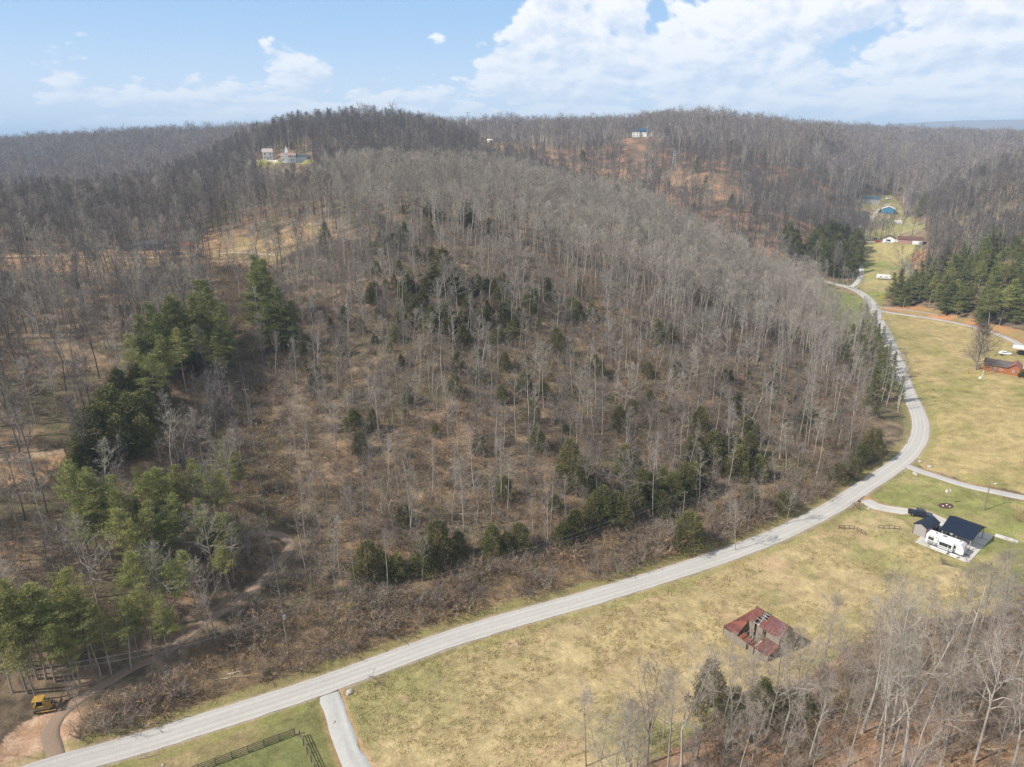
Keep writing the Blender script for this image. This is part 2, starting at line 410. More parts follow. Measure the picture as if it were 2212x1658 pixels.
Z_TRACKEND = poly([(-40,1690),(0,1600),(60,1560),(110,1540),(175,1545),(165,1600),(175,1655),(120,1680),(60,1720)])
Z_BRUSH = poly([(165,1600),(300,1500),(420,1400),(600,1320),(700,1330),(860,1270),(1000,1240),(1200,1190),(1400,1130),(1480,1115),(1560,1100),(1700,1060),(1850,1000),(1940,960),(1960,975),(1850,1055),(1700,1135),(1500,1205),(1300,1265),(1000,1350),(700,1460),(450,1545),(190,1648)])
Z_CUT = poly([(450,590),(508,590),(545,680),(580,850),(615,1000),(665,1150),(640,1190),(560,1150),(520,1000),(500,850),(470,700)])
Z_FGWOOD = poly([(1250,1720),(1400,1600),(1500,1540),(1600,1480),(1700,1440),(1790,1390),(1850,1310),(1960,1270),(2080,1270),(2205,1290),(2500,1350),(2600,1800)])
Z_BACK = np.array([at_y(u, d, 30) for u, d in ((1180,430),(1420,430),(1600,425),(1700,420),(1800,500),(1800,720),(1600,760),(1400,900),(1150,900),(1050,700))])
Z_VCLUMP = poly([(1670,545),(1725,515),(1800,512),(1848,535),(1858,575),(1840,604),(1790,598),(1740,592),(1695,575)])

def paint(x, y):
    """base colour of the ground at each spot (albedo, no shading)"""
    n = len(x); C = np.zeros((n, 3))
    r = np.hypot(x, y)
    jx = x + (fbm(x / 3.1, y / 3.1, 31) - .5) * 3.2; jy = y + (fbm(x / 3.1, y / 3.1, 57) - .5) * 3.2
    A = fbm(x / 9, y / 9, 3); B = fbm(x / 2.1, y / 2.1, 8, 3); D = fbm(x / 34, y / 34, 12); E_ = fbm(x / 0.8, y / 0.8, 15, 2)
    P0 = lambda z: inside(x, y, z)
    def mixc(a, b, t):
        t = np.clip(t, 0, 1)[:, None]; return np.array(a) * (1 - t) + np.array(b) * t
    def sm(v, a, b): return np.clip((v - a) / (b - a), 0, 1)
    # leaf litter: tan, grey brown, with orange clay and dull olive patches
    C = mixc((.105, .080, .052), (.245, .178, .112), sm(B, .3, .7))
    C = C * (1 - sm(A, .56, .7)[:, None] * .55) + np.array((.31, .19, .11)) * sm(A, .56, .7)[:, None] * .55
    k = sm(fbm(x / 15, y / 15, 44), .52, .66)[:, None] * .6
    C = C * (1 - k) + np.array((.10, .092, .045)) * k
    far = sm(r, 450, 1100)[:, None] * .75
    C = C * (1 - far) + np.array((.17, .125, .09)) * far
    fgw = inside(jx, jy, Z_FGWOOD); C[fgw] = (mixc((.19, .13, .085), (.31, .185, .105), sm(A, .45, .65)) * (.8 + .4 * B)[:, None])[fgw]
    bk = P0(Z_BACK); C[bk] = (mixc((.16, .115, .075), (.30, .175, .105), sm(A, .48, .6)) * (.8 + .4 * B)[:, None])[bk]
    def grass(m, tan, green, tan_share, soil=.0, sc=1.0):
        if not m.any(): return
        g = sm(D[m] * .55 + A[m] * .45, tan_share - .07, tan_share + .07) * .85
        c = mixc(tan, green, g)
        c *= (0.66 + .56 * B[m] + .26 * (E_[m] - .5))[:, None]
        if soil:
            s = sm(fbm(x[m] / 6, y[m] / 6, 71), .62, .74)[:, None] * soil
            c = c * (1 - s) + np.array((.42, .29, .17)) * s
        C[m] = c
    P = lambda z: inside(jx, jy, z)
    C[P(Z_BRUSH)] = mixc((.13, .09, .052), (.25, .17, .095), sm(B, .3, .7))[P(Z_BRUSH)]
    C[P(Z_CUT)] = mixc((.15, .108, .062), (.115, .095, .052), sm(B, .35, .65))[P(Z_CUT)]
    grass(P(Z_MEADOW), (.405, .31, .16), (.25, .23, .09), .555, soil=.7)
    grass(P(Z_YARD), (.34, .275, .125), (.19, .20, .062), .49, soil=.3)
    grass(P(Z_FIELD), (.36, .275, .125), (.25, .22, .08), .56, soil=.25)
    grass(P(Z_VERGE), (.27, .21, .10), (.17, .17, .06), .50, soil=.25)
    grass(P(Z_PASTURE), (.22, .20, .085), (.165, .175, .062), .50, soil=.2)
    grass(P(Z_VALLEY), (.33, .27, .12), (.22, .24, .07), .50)
    grass(P(Z_BEND), (.24, .22, .09), (.18, .20, .06), .48)
    grass(P(Z_UPYARD), (.30, .24, .13), (.22, .22, .08), .50, soil=.6)
    grass(P(Z_WOODYARD), (.30, .19, .105), (.25, .20, .09), .56, soil=.5)
    grass(P(Z_LEFTCLEAR), (.36, .22, .12), (.25, .20, .08), .60, soil=.7)
    grass(P(Z_LEFTCLEAR2), (.24, .165, .10), (.22, .17, .09), .60)
    grass(P(Z_HILLYARD), (.33, .27, .12), (.25, .25, .08), .50)
    for z in (Z_SPURORANGE, Z_ORANGE2, Z_ORANGE3):
        m = P(z); C[m] = mixc((.36, .20, .11), (.20, .15, .09), sm(B, .35, .6))[m]
    m = P(Z_BANK); C[m] = mixc((.52, .25, .11), (.42, .22, .11), sm(B, .4, .6))[m]
    m = P(Z_PINEEDGE); C[m] = mixc((.42, .21, .10), (.30, .21, .09), sm(A, .4, .6))[m]
    m = P(Z_TRACKEND); C[m] = mixc((.46, .31, .21), (.34, .21, .13), sm(B, .35, .65))[m]
    # roadsides: thin pinkish gravel, then short greener grass
    d, _ = road_dist(x, y, ("road",), far=9)
    g = (d < 2.6 + (A - .5) * 2.4) & (d > 0)
    gc = mixc((.26, .22, .09), (.20, .21, .06), sm(B, .4, .6)); C[g] = C[g] * .45 + gc[g] * .55
    e = np.clip(1 - (d - (E_ - .5) * .5) / .65, 0, 1)[:, None] * .8
    C = C * (1 - e) + np.array((.38, .29, .22)) * e
    d, _ = road_dist(x, y, ("house_driveway", "field_driveway", "upper_driveway", "far_driveway", "pine_lane"), far=9)
    e = np.clip(1 - (d - (A - .5) * 1.4) / .9, 0, 1)[:, None] * .6
    C = C * (1 - e) + np.array((.42, .25, .13)) * e
    return np.clip(C, 0.01, .9)

def ground_material(name, rough=.95, fine=1.0, bump=.6, lo=.62, hi=1.42):
    m, nt, b = newmat(name); L = nt.links
    at = N(nt, "ShaderNodeAttribute", attribute_name="Col")
    tc = N(nt, "ShaderNodeTexCoord")
    v = None; hs = []
    for sc, w in ((0.55 * fine, .5), (2.3 * fine, .9), (0.09 * fine, .35)):
        n = N(nt, "ShaderNodeTexNoise"); n.inputs["Scale"].default_value = sc; n.inputs["Detail"].default_value = 6; n.inputs["Roughness"].default_value = .72
        L.new(tc.outputs["Object"], n.inputs["Vector"])
        q = N(nt, "ShaderNodeMath", operation="MULTIPLY_ADD"); L.new(n.outputs[0], q.inputs[0]); q.inputs[1].default_value = w
        if v is None: q.inputs[2].default_value = 0
        else: L.new(v, q.inputs[2])
        v = q.outputs[0]
    mr = N(nt, "ShaderNodeMapRange"); L.new(v, mr.inputs[0]); mr.inputs[1].default_value = .62; mr.inputs[2].default_value = 1.13; mr.inputs[3].default_value = lo; mr.inputs[4].default_value = hi
    mx = N(nt, "ShaderNodeVectorMath", operation="SCALE"); L.new(at.outputs["Color"], mx.inputs[0]); L.new(mr.outputs[0], mx.inputs["Scale"])
    L.new(mx.outputs[0], b.inputs["Base Color"]); b.inputs["Roughness"].default_value = rough; b.inputs["Specular IOR Level"].default_value = .1
    bp = N(nt, "ShaderNodeBump"); bp.inputs["Strength"].default_value = bump; bp.inputs["Distance"].default_value = .35
    L.new(v, bp.inputs["Height"]); L.new(bp.outputs[0], b.inputs["Normal"])
    return m
def set_col(me, C):
    a = me.color_attributes.new("Col", "FLOAT_COLOR", "POINT")
    a.data.foreach_set("color", np.hstack([C, np.ones((len(C), 1))]).astype(np.float32).ravel())

# one ground sheet, polar grid about the point below the drone, to the horizon
az_in = np.linspace(-48, 48, 640); az_out = np.concatenate([np.linspace(50, 80, 14), np.linspace(90, 270, 16), np.linspace(280, 310, 14)])
AZ = np.radians(np.concatenate([az_in, az_out])); RR = np.concatenate([[0.5, 12, 30], np.geomspace(48, 72, 40)[:-1], np.geomspace(72, 470, 560), np.geomspace(474, 1000, 120), np.geomspace(1015, 45000, 100)])
nA, nR = len(AZ), len(RR)
gx = (RR[:, None] * np.sin(AZ)[None]).ravel(); gy = (RR[:, None] * np.cos(AZ)[None]).ravel()
g_z = ground(gx, gy)
near = np.hypot(gx, gy) < 500
rd, rdz = road_dist(gx, gy); g_z = np.where((rd < 0.25), g_z - 0.07, g_z)       # the bed under each carriageway
i = np.arange(nR - 1)[:, None]; j = np.arange(nA)[None]; j2 = (j + 1) % nA
F = np.stack([i * nA + j, i * nA + j2, (i + 1) * nA + j2, (i + 1) * nA + j], -1).reshape(-1, 4)[:, ::-1]
M_GROUND = ground_material("ground")
me = np_mesh("ground", np.stack([gx, gy, g_z], 1), F, M_GROUND, smooth=True)
set_col(me, paint(gx, gy))
tag(link("ground", me), kind="structure")

# roads and drives: draped strips with slightly ragged edges
def road_material(name, base, tone2, rough=.9):
    return ground_material(name, rough=rough, fine=1.6, bump=.25, lo=.88, hi=1.12)
M_ROAD = road_material("asphalt_chip", None, None)
RCOL = {"road": (.445, .42, .38), "field_driveway": (.40, .39, .36), "house_driveway": (.44, .41, .365), "upper_driveway": (.40, .385, .36), "far_driveway": (.40, .39, .37),
        "pine_lane": (.36, .31, .26), "valley_driveway": (.45, .44, .42), "valley_lane": (.40, .35, .29), "yard_lane": (.38, .33, .27), "upper_yard_lane": (.40, .33, .26),
        "dirt_track": (.22, .165, .12), "woods_track": (.38, .30, .22), "slope_track": (.33, .24, .15)}
RNAME = {"road": "road", "dirt_track": "track", "woods_track": "track", "slope_track": "track", "pine_lane": "lane", "valley_lane": "lane", "yard_lane": "lane", "upper_yard_lane": "lane"}
for oi, (k, (hw, c, z)) in enumerate(ROADS.items()):
    if k == 'house_driveway': z = np.maximum(z, ground(c[:, 0], c[:, 1])) + .05
    t = np.gradient(c, axis=0); t /= np.linalg.norm(t, axis=1)[:, None]; nrm = np.stack([-t[:, 1], t[:, 0]], 1)
    us = np.linspace(-1, 1, 25 if k == "road" else 11)
    V = []; C = []
    s = np.cumsum(np.r_[0, np.linalg.norm(np.diff(c, axis=0), axis=1)])
    lift = .005 * oi if k != "road" else .09
    for u in us:
        ww = hw * (1 + (abs(u) > .99) * (fbm(s / 1.7, s * 0 + u * 9, 5 + oi) - .5) * (.16 if k == "road" else .5))
        p = c + nrm * (u * ww)[:, None]
        up_ = 0.0 if k == "road" else .10 * np.clip(1 - s / 4.5, 0, 1)
        V.append(np.column_stack([p, z + up_ + lift * (1 if k == "road" else 1) + (0.0 if k == "road" else 0.03) + .05 * (1 - u * u) - (abs(u) > .99) * .10]))
        base = np.array(RCOL[k]) * np.ones((len(c), 3))
        if k == "road":   # wheel paths and a warmer, dustier near lane
            warm = np.clip((u * -1 + .15) / .9, 0, 1) * .30
            base = base * (1 - warm) + np.array((.48, .44, .38)) * warm
            for wc in (-.72, -.22, .25, .74):
                base = base * (1 - .15 * math.exp(-((u - wc) / .10) ** 2) * (.5 + fbm(s / 14, s * 0 + wc, 40))[:, None])
            base = base * (1 - .10 * math.exp(-((u) / .05) ** 2))
            base *= (0.94 + .12 * fbm(s / 9, s * 0 + u * 2, 21))[:, None]
        else:
            dirt = k in ("dirt_track", "woods_track", "slope_track")
            for wc in (-.5, .5): base = base * (1 + .10 * math.exp(-((u - wc) / .22) ** 2))
            mid = math.exp(-(u / .28) ** 2) * (.5 if dirt else .22) * fbm(s / 3, s * 0, 3)
            base = base * (1 - mid[:, None]) + np.array((.42, .24, .14) if dirt else (.40, .31, .22)) * mid[:, None]
            base *= (0.85 + .3 * fbm(s / 2.5, s * 0 + u * 3, 23))[:, None]
        C.append(base)
    V = np.stack(V, 1).reshape(-1, 3); C = np.stack(C, 1).reshape(-1, 3); m_ = len(us)
    i = np.arange(len(c) - 1)[:, None]; j = np.arange(m_ - 1)[None]
    F = np.stack([i * m_ + j, i * m_ + j + 1, (i + 1) * m_ + j + 1, (i + 1) * m_ + j], -1).reshape(-1, 4)[:, ::-1]
    me = np_mesh(k, V, F, M_ROAD, smooth=True); set_col(me, C)
    tag(link(RNAME.get(k, "driveway"), me), kind="structure")
# ---------------------------------------------------------------- plants: mesh generators
class Geo:
    """triangles and quads collected as arrays"""
    def __init__(s): s.v = []; s.t = []; s.q = []; s.tm = []; s.qm = []; s.n = 0
    def add(s, V, T=None, Q=None, m=0):
        V = np.asarray(V, float)
        if T is not None and len(T): s.t.append(np.asarray(T) + s.n); s.tm.append(np.full(len(T), m))
        if Q is not None and len(Q): s.q.append(np.asarray(Q) + s.n); s.qm.append(np.full(len(Q), m))
        s.v.append(V); s.n += len(V)
    def arrays(s):
        V = np.concatenate(s.v); F = []; M = []
        if s.t: F.append(np.concatenate(s.t)); M.append(np.concatenate(s.tm))
        if s.q: F.append(np.concatenate(s.q)); M.append(np.concatenate(s.qm))
        return V, F, np.concatenate(M)
    def mesh(s, name, mats, smooth=False):
        V, F, M = s.arrays(); return np_mesh(name, V, F, mats, M, smooth)
    def merge(s, o, m):
        for V in [np.concatenate(o.v)] if o.v else []:
            base = s.n; s.v.append(V); s.n += len(V)
            for t in o.t: s.t.append(t + base); s.tm.append(np.full(len(t), m))
            for q in o.q: s.q.append(q + base); s.qm.append(np.full(len(q), m))
def _unit(v): return v / (np.linalg.norm(v) + 1e-9)
def tube(g, P, Rr, sides, m=0, cap=True):
    P = np.asarray(P, float); n = len(P)
    T = np.gradient(P, axis=0); T /= np.linalg.norm(T, axis=1)[:, None] + 1e-9
    ref = np.array([0, 0, 1.0]) if abs(T[0][2]) < .9 else np.array([1.0, 0, 0])
    A = np.cross(T, ref); A /= np.linalg.norm(A, axis=1)[:, None] + 1e-9; B = np.cross(T, A)
    th = np.arange(sides) * 2 * np.pi / sides
    V = P[:, None, :] + (A[:, None, :] * np.cos(th)[None, :, None] + B[:, None, :] * np.sin(th)[None, :, None]) * np.asarray(Rr)[:, None, None]
    V = V.reshape(-1, 3); i = np.arange(n - 1)[:, None]; j = np.arange(sides)[None]; k = (j + 1) % sides
    Q = np.stack([i * sides + j, i * sides + k, (i + 1) * sides + k, (i + 1) * sides + j], -1).reshape(-1, 4)
    T_ = None
    if cap: V = np.vstack([V, P[-1]]); T_ = [[(n - 1) * sides + a, (n - 1) * sides + (a + 1) % sides, n * sides] for a in range(sides)]
    g.add(V, T_, Q, m)
def slivers(g, P, D, W, rs, m=0):
    """thin tapering blades: P base (n,3), D vector (n,3), W base width (n)"""
    n = len(P); S = np.cross(D, rs.normal(size=(n, 3))); S /= np.linalg.norm(S, axis=1)[:, None] + 1e-9
    V = np.stack([P - S * W[:, None] / 2, P + S * W[:, None] / 2, P + D], 1).reshape(-1, 3)
    g.add(V, np.arange(3 * n).reshape(-1, 3), None, m)
def blades(g, P, D, W, rs, m=0):
    """kite shaped leaves"""
    n = len(P); S = np.cross(D, rs.normal(size=(n, 3))); S /= np.linalg.norm(S, axis=1)[:, None] + 1e-9
    V = np.stack([P, P + D * .5 + S * W[:, None] / 2, P + D, P + D * .5 - S * W[:, None] / 2], 1).reshape(-1, 3)
    g.add(V, None, np.arange(4 * n).reshape(-1, 4), m)
def limb(p, d, L, n, rs, wig=.12, up=.0):
    P = [np.array(p, float)]; d = _unit(np.array(d, float))
    for _ in range(n):
        d = _unit(d + rs.normal(size=3) * wig + np.array([0, 0, up])); P.append(P[-1] + d * L / n)
    return np.array(P)
def hardwood(seed, h=22.0, r=.20, start=.45, nb=24, spread=.30, elev=(35, 68), nsub=6, ntw=7, nfine=0, tw=.045, twl=1.1, lean=.02, fork=0, gnarl=.10, bside=4, tside=7, top=.02):
    """trunk Geo and crown Geo of a leafless tree standing at the origin"""
    rs = np.random.RandomState(seed); T, C = Geo(), Geo()
    n = 9
    leaders = []
    ax = limb((0, 0, -.3), (rs.normal() * lean, rs.normal() * lean, 1), h, n, rs, wig=.022 + gnarl * .12, up=.05)
    if fork:
        k = int(n * rs.uniform(.28, .5)); base = ax[:k + 1]
        rr = r * (1 - np.linspace(0, .35, k + 1)); rr[0] *= 1.35
        tube(T, base, rr, tside, cap=False)
        for s in range(fork):
            a = rs.uniform(0, 6.28) + s * 6.28 / fork; L = h - base[-1][2]
            d = np.array([math.cos(a) * .34, math.sin(a) * .34, 1]); P = limb(base[-1], d, L * rs.uniform(.85, 1.02), 6, rs, wig=.05 + gnarl * .3, up=.10)
            q = rr[-1] * .72 * (1 - np.linspace(0, .93, 7)); tube(T, P, q, tside - 1); leaders.append((P, q, .12))
    else:
        rr = r * (1 - np.linspace(0, 1, n + 1) ** 1.15 * .94); rr[0] *= 1.3
        tube(T, ax, rr, tside); leaders.append((ax, rr, start))
    for P, q, st in leaders:
        N_ = max(6, nb // len(leaders)); seg = len(P) - 1
        for i in range(N_):
            f = st + (1 - st) * ((i + rs.uniform(0, .9)) / N_) ** .9
            f = min(f, .985); t = f * seg; k = int(t); t -= k
            p = P[k] * (1 - t) + P[k + 1] * t; rad = q[k] * (1 - t) + q[k + 1] * t
            fr = (f - st) / (1 - st)
            L = h * spread * (.55 + .75 * math.sin(math.pi * min(1, fr * .8 + .22))) * rs.uniform(.6, 1.15) * (1 - .35 * fr)
            a = i * 2.4 + rs.uniform(-.5, .5); e = math.radians(elev[0] + (elev[1] - elev[0]) * fr + rs.uniform(-10, 10))
            d = (math.cos(a) * math.cos(e), math.sin(a) * math.cos(e), math.sin(e))
            B = limb(p, d, L, 4, rs, wig=.09 + gnarl, up=.05)
            br = max(min(rad * .55, r * .33) * (.5 + .5 * L / (h * spread)), .018)
            tube(C, B, br * (1 - np.linspace(0, .8, 5)), bside if br > .04 else 3, m=0)
            # sub branches and twigs
            for s in range(nsub):
                g_ = .22 + .78 * (s + rs.uniform(0, 1)) / nsub; g_ = min(g_, .98); tt = g_ * 4; kk = int(tt); tt -= kk
                sp = B[kk] * (1 - tt) + B[kk + 1] * tt; bd = _unit(B[kk + 1] - B[kk])
                sd = _unit(bd + rs.normal(size=3) * .62 + np.array([0, 0, .22])); sl = L * .42 * rs.uniform(.6, 1.1) * (1.15 - .5 * g_)
                S_ = limb(sp, sd, sl, 2, rs, wig=.14 + gnarl, up=.06)
                sr = max(br * .38 * (1 - g_ * .4), .012)
                tube(C, S_, [sr, sr * .7, sr * .35], 3, m=0, cap=False)
                if nfine:
                    m_ = ntw; u = rs.uniform(.1, 1, m_) * 2; kk2 = np.minimum(u.astype(int), 1); u = u - kk2
                    Q = S_[kk2] * (1 - u)[:, None] + S_[kk2 + 1] * u[:, None]
                    D = _unit(sd)[None] + rs.normal(size=(m_, 3)) * .6 + np.array([0, 0, .2]); D /= np.linalg.norm(D, axis=1)[:, None]; D *= (twl * rs.uniform(.5, 1.2, m_))[:, None]
                    slivers(C, Q, D, np.full(m_, tw), rs, m=1)
                    w = rs.uniform(.15, .9, (m_, nfine)); Q2 = (Q[:, None] + D[:, None] * w[..., None]).reshape(-1, 3)
                    D2 = np.repeat(D, nfine, 0) * .55 + rs.normal(size=(m_ * nfine, 3)) * .30 * twl; slivers(C, Q2, D2, np.full(len(Q2), tw * .55), rs, m=1)
                else:
                    u = rs.uniform(.1, 1, ntw) * 2; kk2 = np.minimum(u.astype(int), 1); u = u - kk2
                    Q = S_[kk2] * (1 - u)[:, None] + S_[kk2 + 1] * u[:, None]
                    D = _unit(sd)[None] + rs.normal(size=(ntw, 3)) * .65 + np.array([0, 0, .25]); D /= np.linalg.norm(D, axis=1)[:, None]
                    slivers(C, Q, D * (twl * rs.uniform(.6, 1.3, ntw))[:, None], np.full(ntw, tw), rs, m=1)
    return T, C
def far_hardwoods(seed, k=4, size=9.0, hh=(15, 23), tw=.13):
    """a small group for far slopes: short on triangles, with thicker twigs"""
    rs = np.random.RandomState(seed); g = Geo()
    for i in range(k):
        x, y = rs.uniform(-size / 2, size / 2, 2); h = rs.uniform(*hh)
        tube(g, limb((x, y, -1), (rs.normal() * .04, rs.normal() * .04, 1), h, 2, rs, wig=.03), [.24, .15, .03], 3, m=0)
        nb = 13; f = rs.uniform(.35, .95, nb); a = rs.uniform(0, 6.28, nb); e = np.radians(rs.uniform(28, 70, nb)); L = h * rs.uniform(.20, .34) * (1.35 - f)
        P = np.column_stack([np.full(nb, x), np.full(nb, y), f * h]); D = np.column_stack([np.cos(a) * np.cos(e), np.sin(a) * np.cos(e), np.sin(e)]) * (L * 1.3)[:, None]
        slivers(g, P, D, np.full(nb, .17), rs, m=0)
        m_ = 7; w = rs.uniform(.25, 1, (nb, m_)); Q = (P[:, None] + D[:, None] * w[..., None]).reshape(-1, 3)
        D2 = np.repeat(D, m_, 0) * .30 + rs.normal(size=(nb * m_, 3)) * 1.15 + np.array([0, 0, .25])
        slivers(g, Q, D2, np.full(len(Q), tw), rs, m=1)
    return g
def very_far_woods(seed, k=14, size=26.0):
    rs = np.random.RandomState(seed); g = Geo()
    for i in range(k):
        x, y = rs.uniform(-size / 2, size / 2, 2); h = rs.uniform(15, 24)
        tube(g, [(x, y, -2), (x, y, h * .8)], [.3, .1], 3, m=0, cap=False)
        n = 34; P = np.column_stack([x + rs.normal(size=n) * 1.6, y + rs.normal(size=n) * 1.6, rs.uniform(.42, .92, n) * h])
        D = rs.normal(size=(n, 3)) * 1.3 + np.array([0, 0, 1.6]); slivers(g, P, D, np.full(n, .34), rs, m=1)
    return g
def white_pine(seed, h=20.0, r=.2, start=.5, nw=13, spread=3.4, blade=.5, bw=.10, per=9, clumps=7, droop=.0, dead=10):
    rs = np.random.RandomState(seed); T, C = Geo(), Geo()
    ax = limb((0, 0, -.3), (rs.normal() * .02, rs.normal() * .02, 1), h, 8, rs, wig=.02, up=.05)
    tube(T, ax, r * (1 - np.linspace(0, .95, 9)), 6)
    def at(f):
        t = f * 8; k = min(int(t), 7); t -= k; return ax[k] * (1 - t) + ax[k + 1] * t
    for i in range(dead):
        f = rs.uniform(.15, start); a = rs.uniform(0, 6.28); L = rs.uniform(.6, 2.0)
        slivers(T, at(f)[None], np.array([[math.cos(a) * L, math.sin(a) * L, rs.uniform(-.2, .3) * L]]), np.array([.07]), rs)
    for i in range(nw):
        f = start + (1 - start) * (i + rs.uniform(0, .6)) / nw; fr = (f - start) / (1 - start)
        env = (1 - fr) ** .9 * (.55 + .45 * min(1, fr / .18)) + .05
        for b in range(rs.randint(3, 6)):
            L = spread * env * rs.uniform(.55, 1.25); a = rs.uniform(0, 6.28); e = math.radians(8 + 38 * fr - droop + rs.uniform(-10, 10))
            d = np.array([math.cos(a) * math.cos(e), math.sin(a) * math.cos(e), math.sin(e)])
            P = limb(at(min(f, .98)), d, L, 2, rs, wig=.08, up=.06); tube(T, P, [.05 * env + .015, .03, .01], 3, cap=False)
            nc = max(3, int(clumps * env * 1.3))
            for c in range(nc):
                w = rs.uniform(.25, 1.05) * 2; k = min(int(w), 1); p = P[k] + (P[k + 1] - P[k]) * (w - k)
                p = p + rs.normal(size=3) * np.array([.24, .24, .06]) * max(L * .35, .5)
                D = rs.normal(size=(per, 3)) * np.array([1, 1, .40]) + d * .5 + np.array([0, 0, .55]); D /= np.linalg.norm(D, axis=1)[:, None]
                Q = p + rs.normal(size=(per, 3)) * np.array([.34, .34, .13])
                blades(C, Q, D * blade * rs.uniform(.6, 1.2, per)[:, None], np.full(per, bw), rs)
    return T, C
def cedar(seed, h=9.0, w=2.1, n=2600, blade=.42, bw=.17, roundness=.6, low=.04):
    rs = np.random.RandomState(seed); T, C = Geo(), Geo()
    tube(T, limb((0, 0, -.3), (0, 0, 1), h * .93, 4, rs, wig=.03), [.17, .14, .10, .06, .01], 5)
    ph = rs.uniform(0, 6.28, 6); lobes = rs.randint(3, 6, 3)
    # foliage gathered into sprays
    ns = n // 13
    f = rs.beta(1.15, 1.35, ns) * (1 - low) + low; a = rs.uniform(0, 6.28, ns)
    prof = (np.clip(1 - f, 0, 1) ** roundness) * np.clip(.55 + f / .28, 0, 1)
    lump = 1 + .22 * np.sin(lobes[0] * a + ph[0] + f * 7) + .16 * np.sin(lobes[1] * a + ph[1] - f * 13) + .13 * np.sin(f * 31 + ph[2] + a * 2)
    rad = w * prof * lump * rs.uniform(.62, 1.08, ns) ** .6
    P = np.column_stack([np.cos(a) * rad, np.sin(a) * rad, f * h])
    O = np.column_stack([np.cos(a), np.sin(a), np.full(ns, .75)])
    Pn = np.repeat(P, 13, 0) + rs.normal(size=(ns * 13, 3)) * np.array([.24, .24, .30]) * (h / 9) ** .5
    D = np.repeat(O, 13, 0) * .8 + rs.normal(size=(ns * 13, 3)) * .62; D /= np.linalg.norm(D, axis=1)[:, None]
    blades(C, Pn, D * blade * rs.uniform(.6, 1.3, len(D))[:, None], np.full(len(D), bw), rs)
    return T, C
def shrub(seed, h=1.8, w=1.4, n=150, tw=.05, arch=.3, stems=9):
    rs = np.random.RandomState(seed); g = Geo()
    a = rs.uniform(0, 6.28, stems); rr = np.sqrt(rs.uniform(0, 1, stems)) * w * .5
    for i in range(stems):
        p = np.array([math.cos(a[i]) * rr[i], math.sin(a[i]) * rr[i], -.1])
        d = np.array([math.cos(a[i]) * .45 + rs.normal() * .25, math.sin(a[i]) * .45 + rs.normal() * .25, 1]); L = h * rs.uniform(.7, 1.25)
        P = limb(p, d, L, 3, rs, wig=.18, up=-arch); tube(g, P, [.022, .018, .012, .005], 3, m=0, cap=False)
        k = n // stems; t = rs.uniform(.15, 1, k) * 3; kk = np.minimum(t.astype(int), 2); t = t - kk
        Q = P[kk] + (P[kk + 1] - P[kk]) * t[:, None]; D = rs.normal(size=(k, 3)) * .5 + np.array([0, 0, .25]); D *= (h * .28)
        slivers(g, Q, D, np.full(k, tw), rs, m=1)
    return g
def vine_mound(seed, w=2.4, h=1.8, n=520, blade=.34, bw=.12):
    rs = np.random.RandomState(seed); g = Geo()
    a = rs.uniform(0, 6.28, n); e = np.arcsin(rs.uniform(0, 1, n)); lump = 1 + .25 * np.sin(3 * a + 1) * np.cos(e) + .2 * np.sin(5 * a + e * 4)
    P = np.column_stack([np.cos(a) * np.cos(e) * w, np.sin(a) * np.cos(e) * w, np.sin(e) * h]) * (lump * rs.uniform(.8, 1.05, n))[:, None]
    D = rs.normal(size=(n, 3)) + P / w * .8 + np.array([0, 0, -.2]); D /= np.linalg.norm(D, axis=1)[:, None]
    m = rs.uniform(size=n) < .55
    blades(g, P[m], D[m] * blade, np.full(m.sum(), bw), rs, m=1); slivers(g, P[~m], D[~m] * blade * 2.4, np.full((~m).sum(), .05), rs, m=0)
    return g
def tuft(seed, n=34, w=.8, h=.34):
    rs = np.random.RandomState(seed); g = Geo()
    P = np.column_stack([rs.normal(size=n) * w * .5, rs.normal(size=n) * w * .5, np.full(n, -.03)])
    D = np.column_stack([rs.normal(size=n) * .22, rs.normal(size=n) * .22, rs.uniform(.4, 1.1, n) * h]); slivers(g, P, D, np.full(n, .10), rs)
    return g

BK_PALE = mat("bark_pale", (.37, .33, .28), var=.3, scale=2.2, stretch=(1, 1, .25), objvar=.22)
BK_GREY = mat("bark_grey", (.27, .235, .20), var=.28, scale=2.2, stretch=(1, 1, .25), objvar=.25)
BK_DARK = mat("bark_dark", (.12, .10, .085), var=.3, scale=2.2, stretch=(1, 1, .25), objvar=.25)
TW_GREY = mat("twigs_grey", (.275, .245, .205), var=.12, scale=.4, objvar=.20)
TW_BROWN = mat("twigs_brown", (.215, .175, .142), var=.14, scale=.4, objvar=.22)
TW_DARK = mat("twigs_dark", (.16, .14, .125), var=.14, scale=.4, objvar=.2)
PINE_GRN = mat("pine_needles", (.16, .17, .05), c2=(.30, .29, .09), scale=.7, objvar=.22, rough=.7)
PINE_DRK = mat("dark_pine_needles", (.095, .112, .034), c2=(.21, .21, .062), scale=.7, objvar=.22, rough=.7)
CED_GRN = mat("cedar_foliage", (.070, .074, .022), c2=(.15, .135, .042), scale=.9, objvar=.28, rough=.75)
CED_OLV = mat("olive_cedar_foliage", (.085, .078, .032), c2=(.145, .12, .05), scale=.9, objvar=.25, rough=.75)
TW_MAUVE = mat("twigs_mauve", (.215, .18, .175), var=.12, scale=.4, objvar=.2)
TW_LIT = mat("twigs_lit", (.335, .295, .24), var=.12, scale=.4, objvar=.2)  # twig colour lightened to paint stronger sunlight on the ridge crowns
TW_PALE = mat("twigs_pale", (.31, .26, .21), var=.12, scale=.4, objvar=.2)
BR_TAN = mat("tan_stems", (.34, .235, .135), var=.2, scale=.7, objvar=.25)
BR_BRN = mat("brown_stems", (.21, .15, .095), var=.2, scale=.7, objvar=.28)
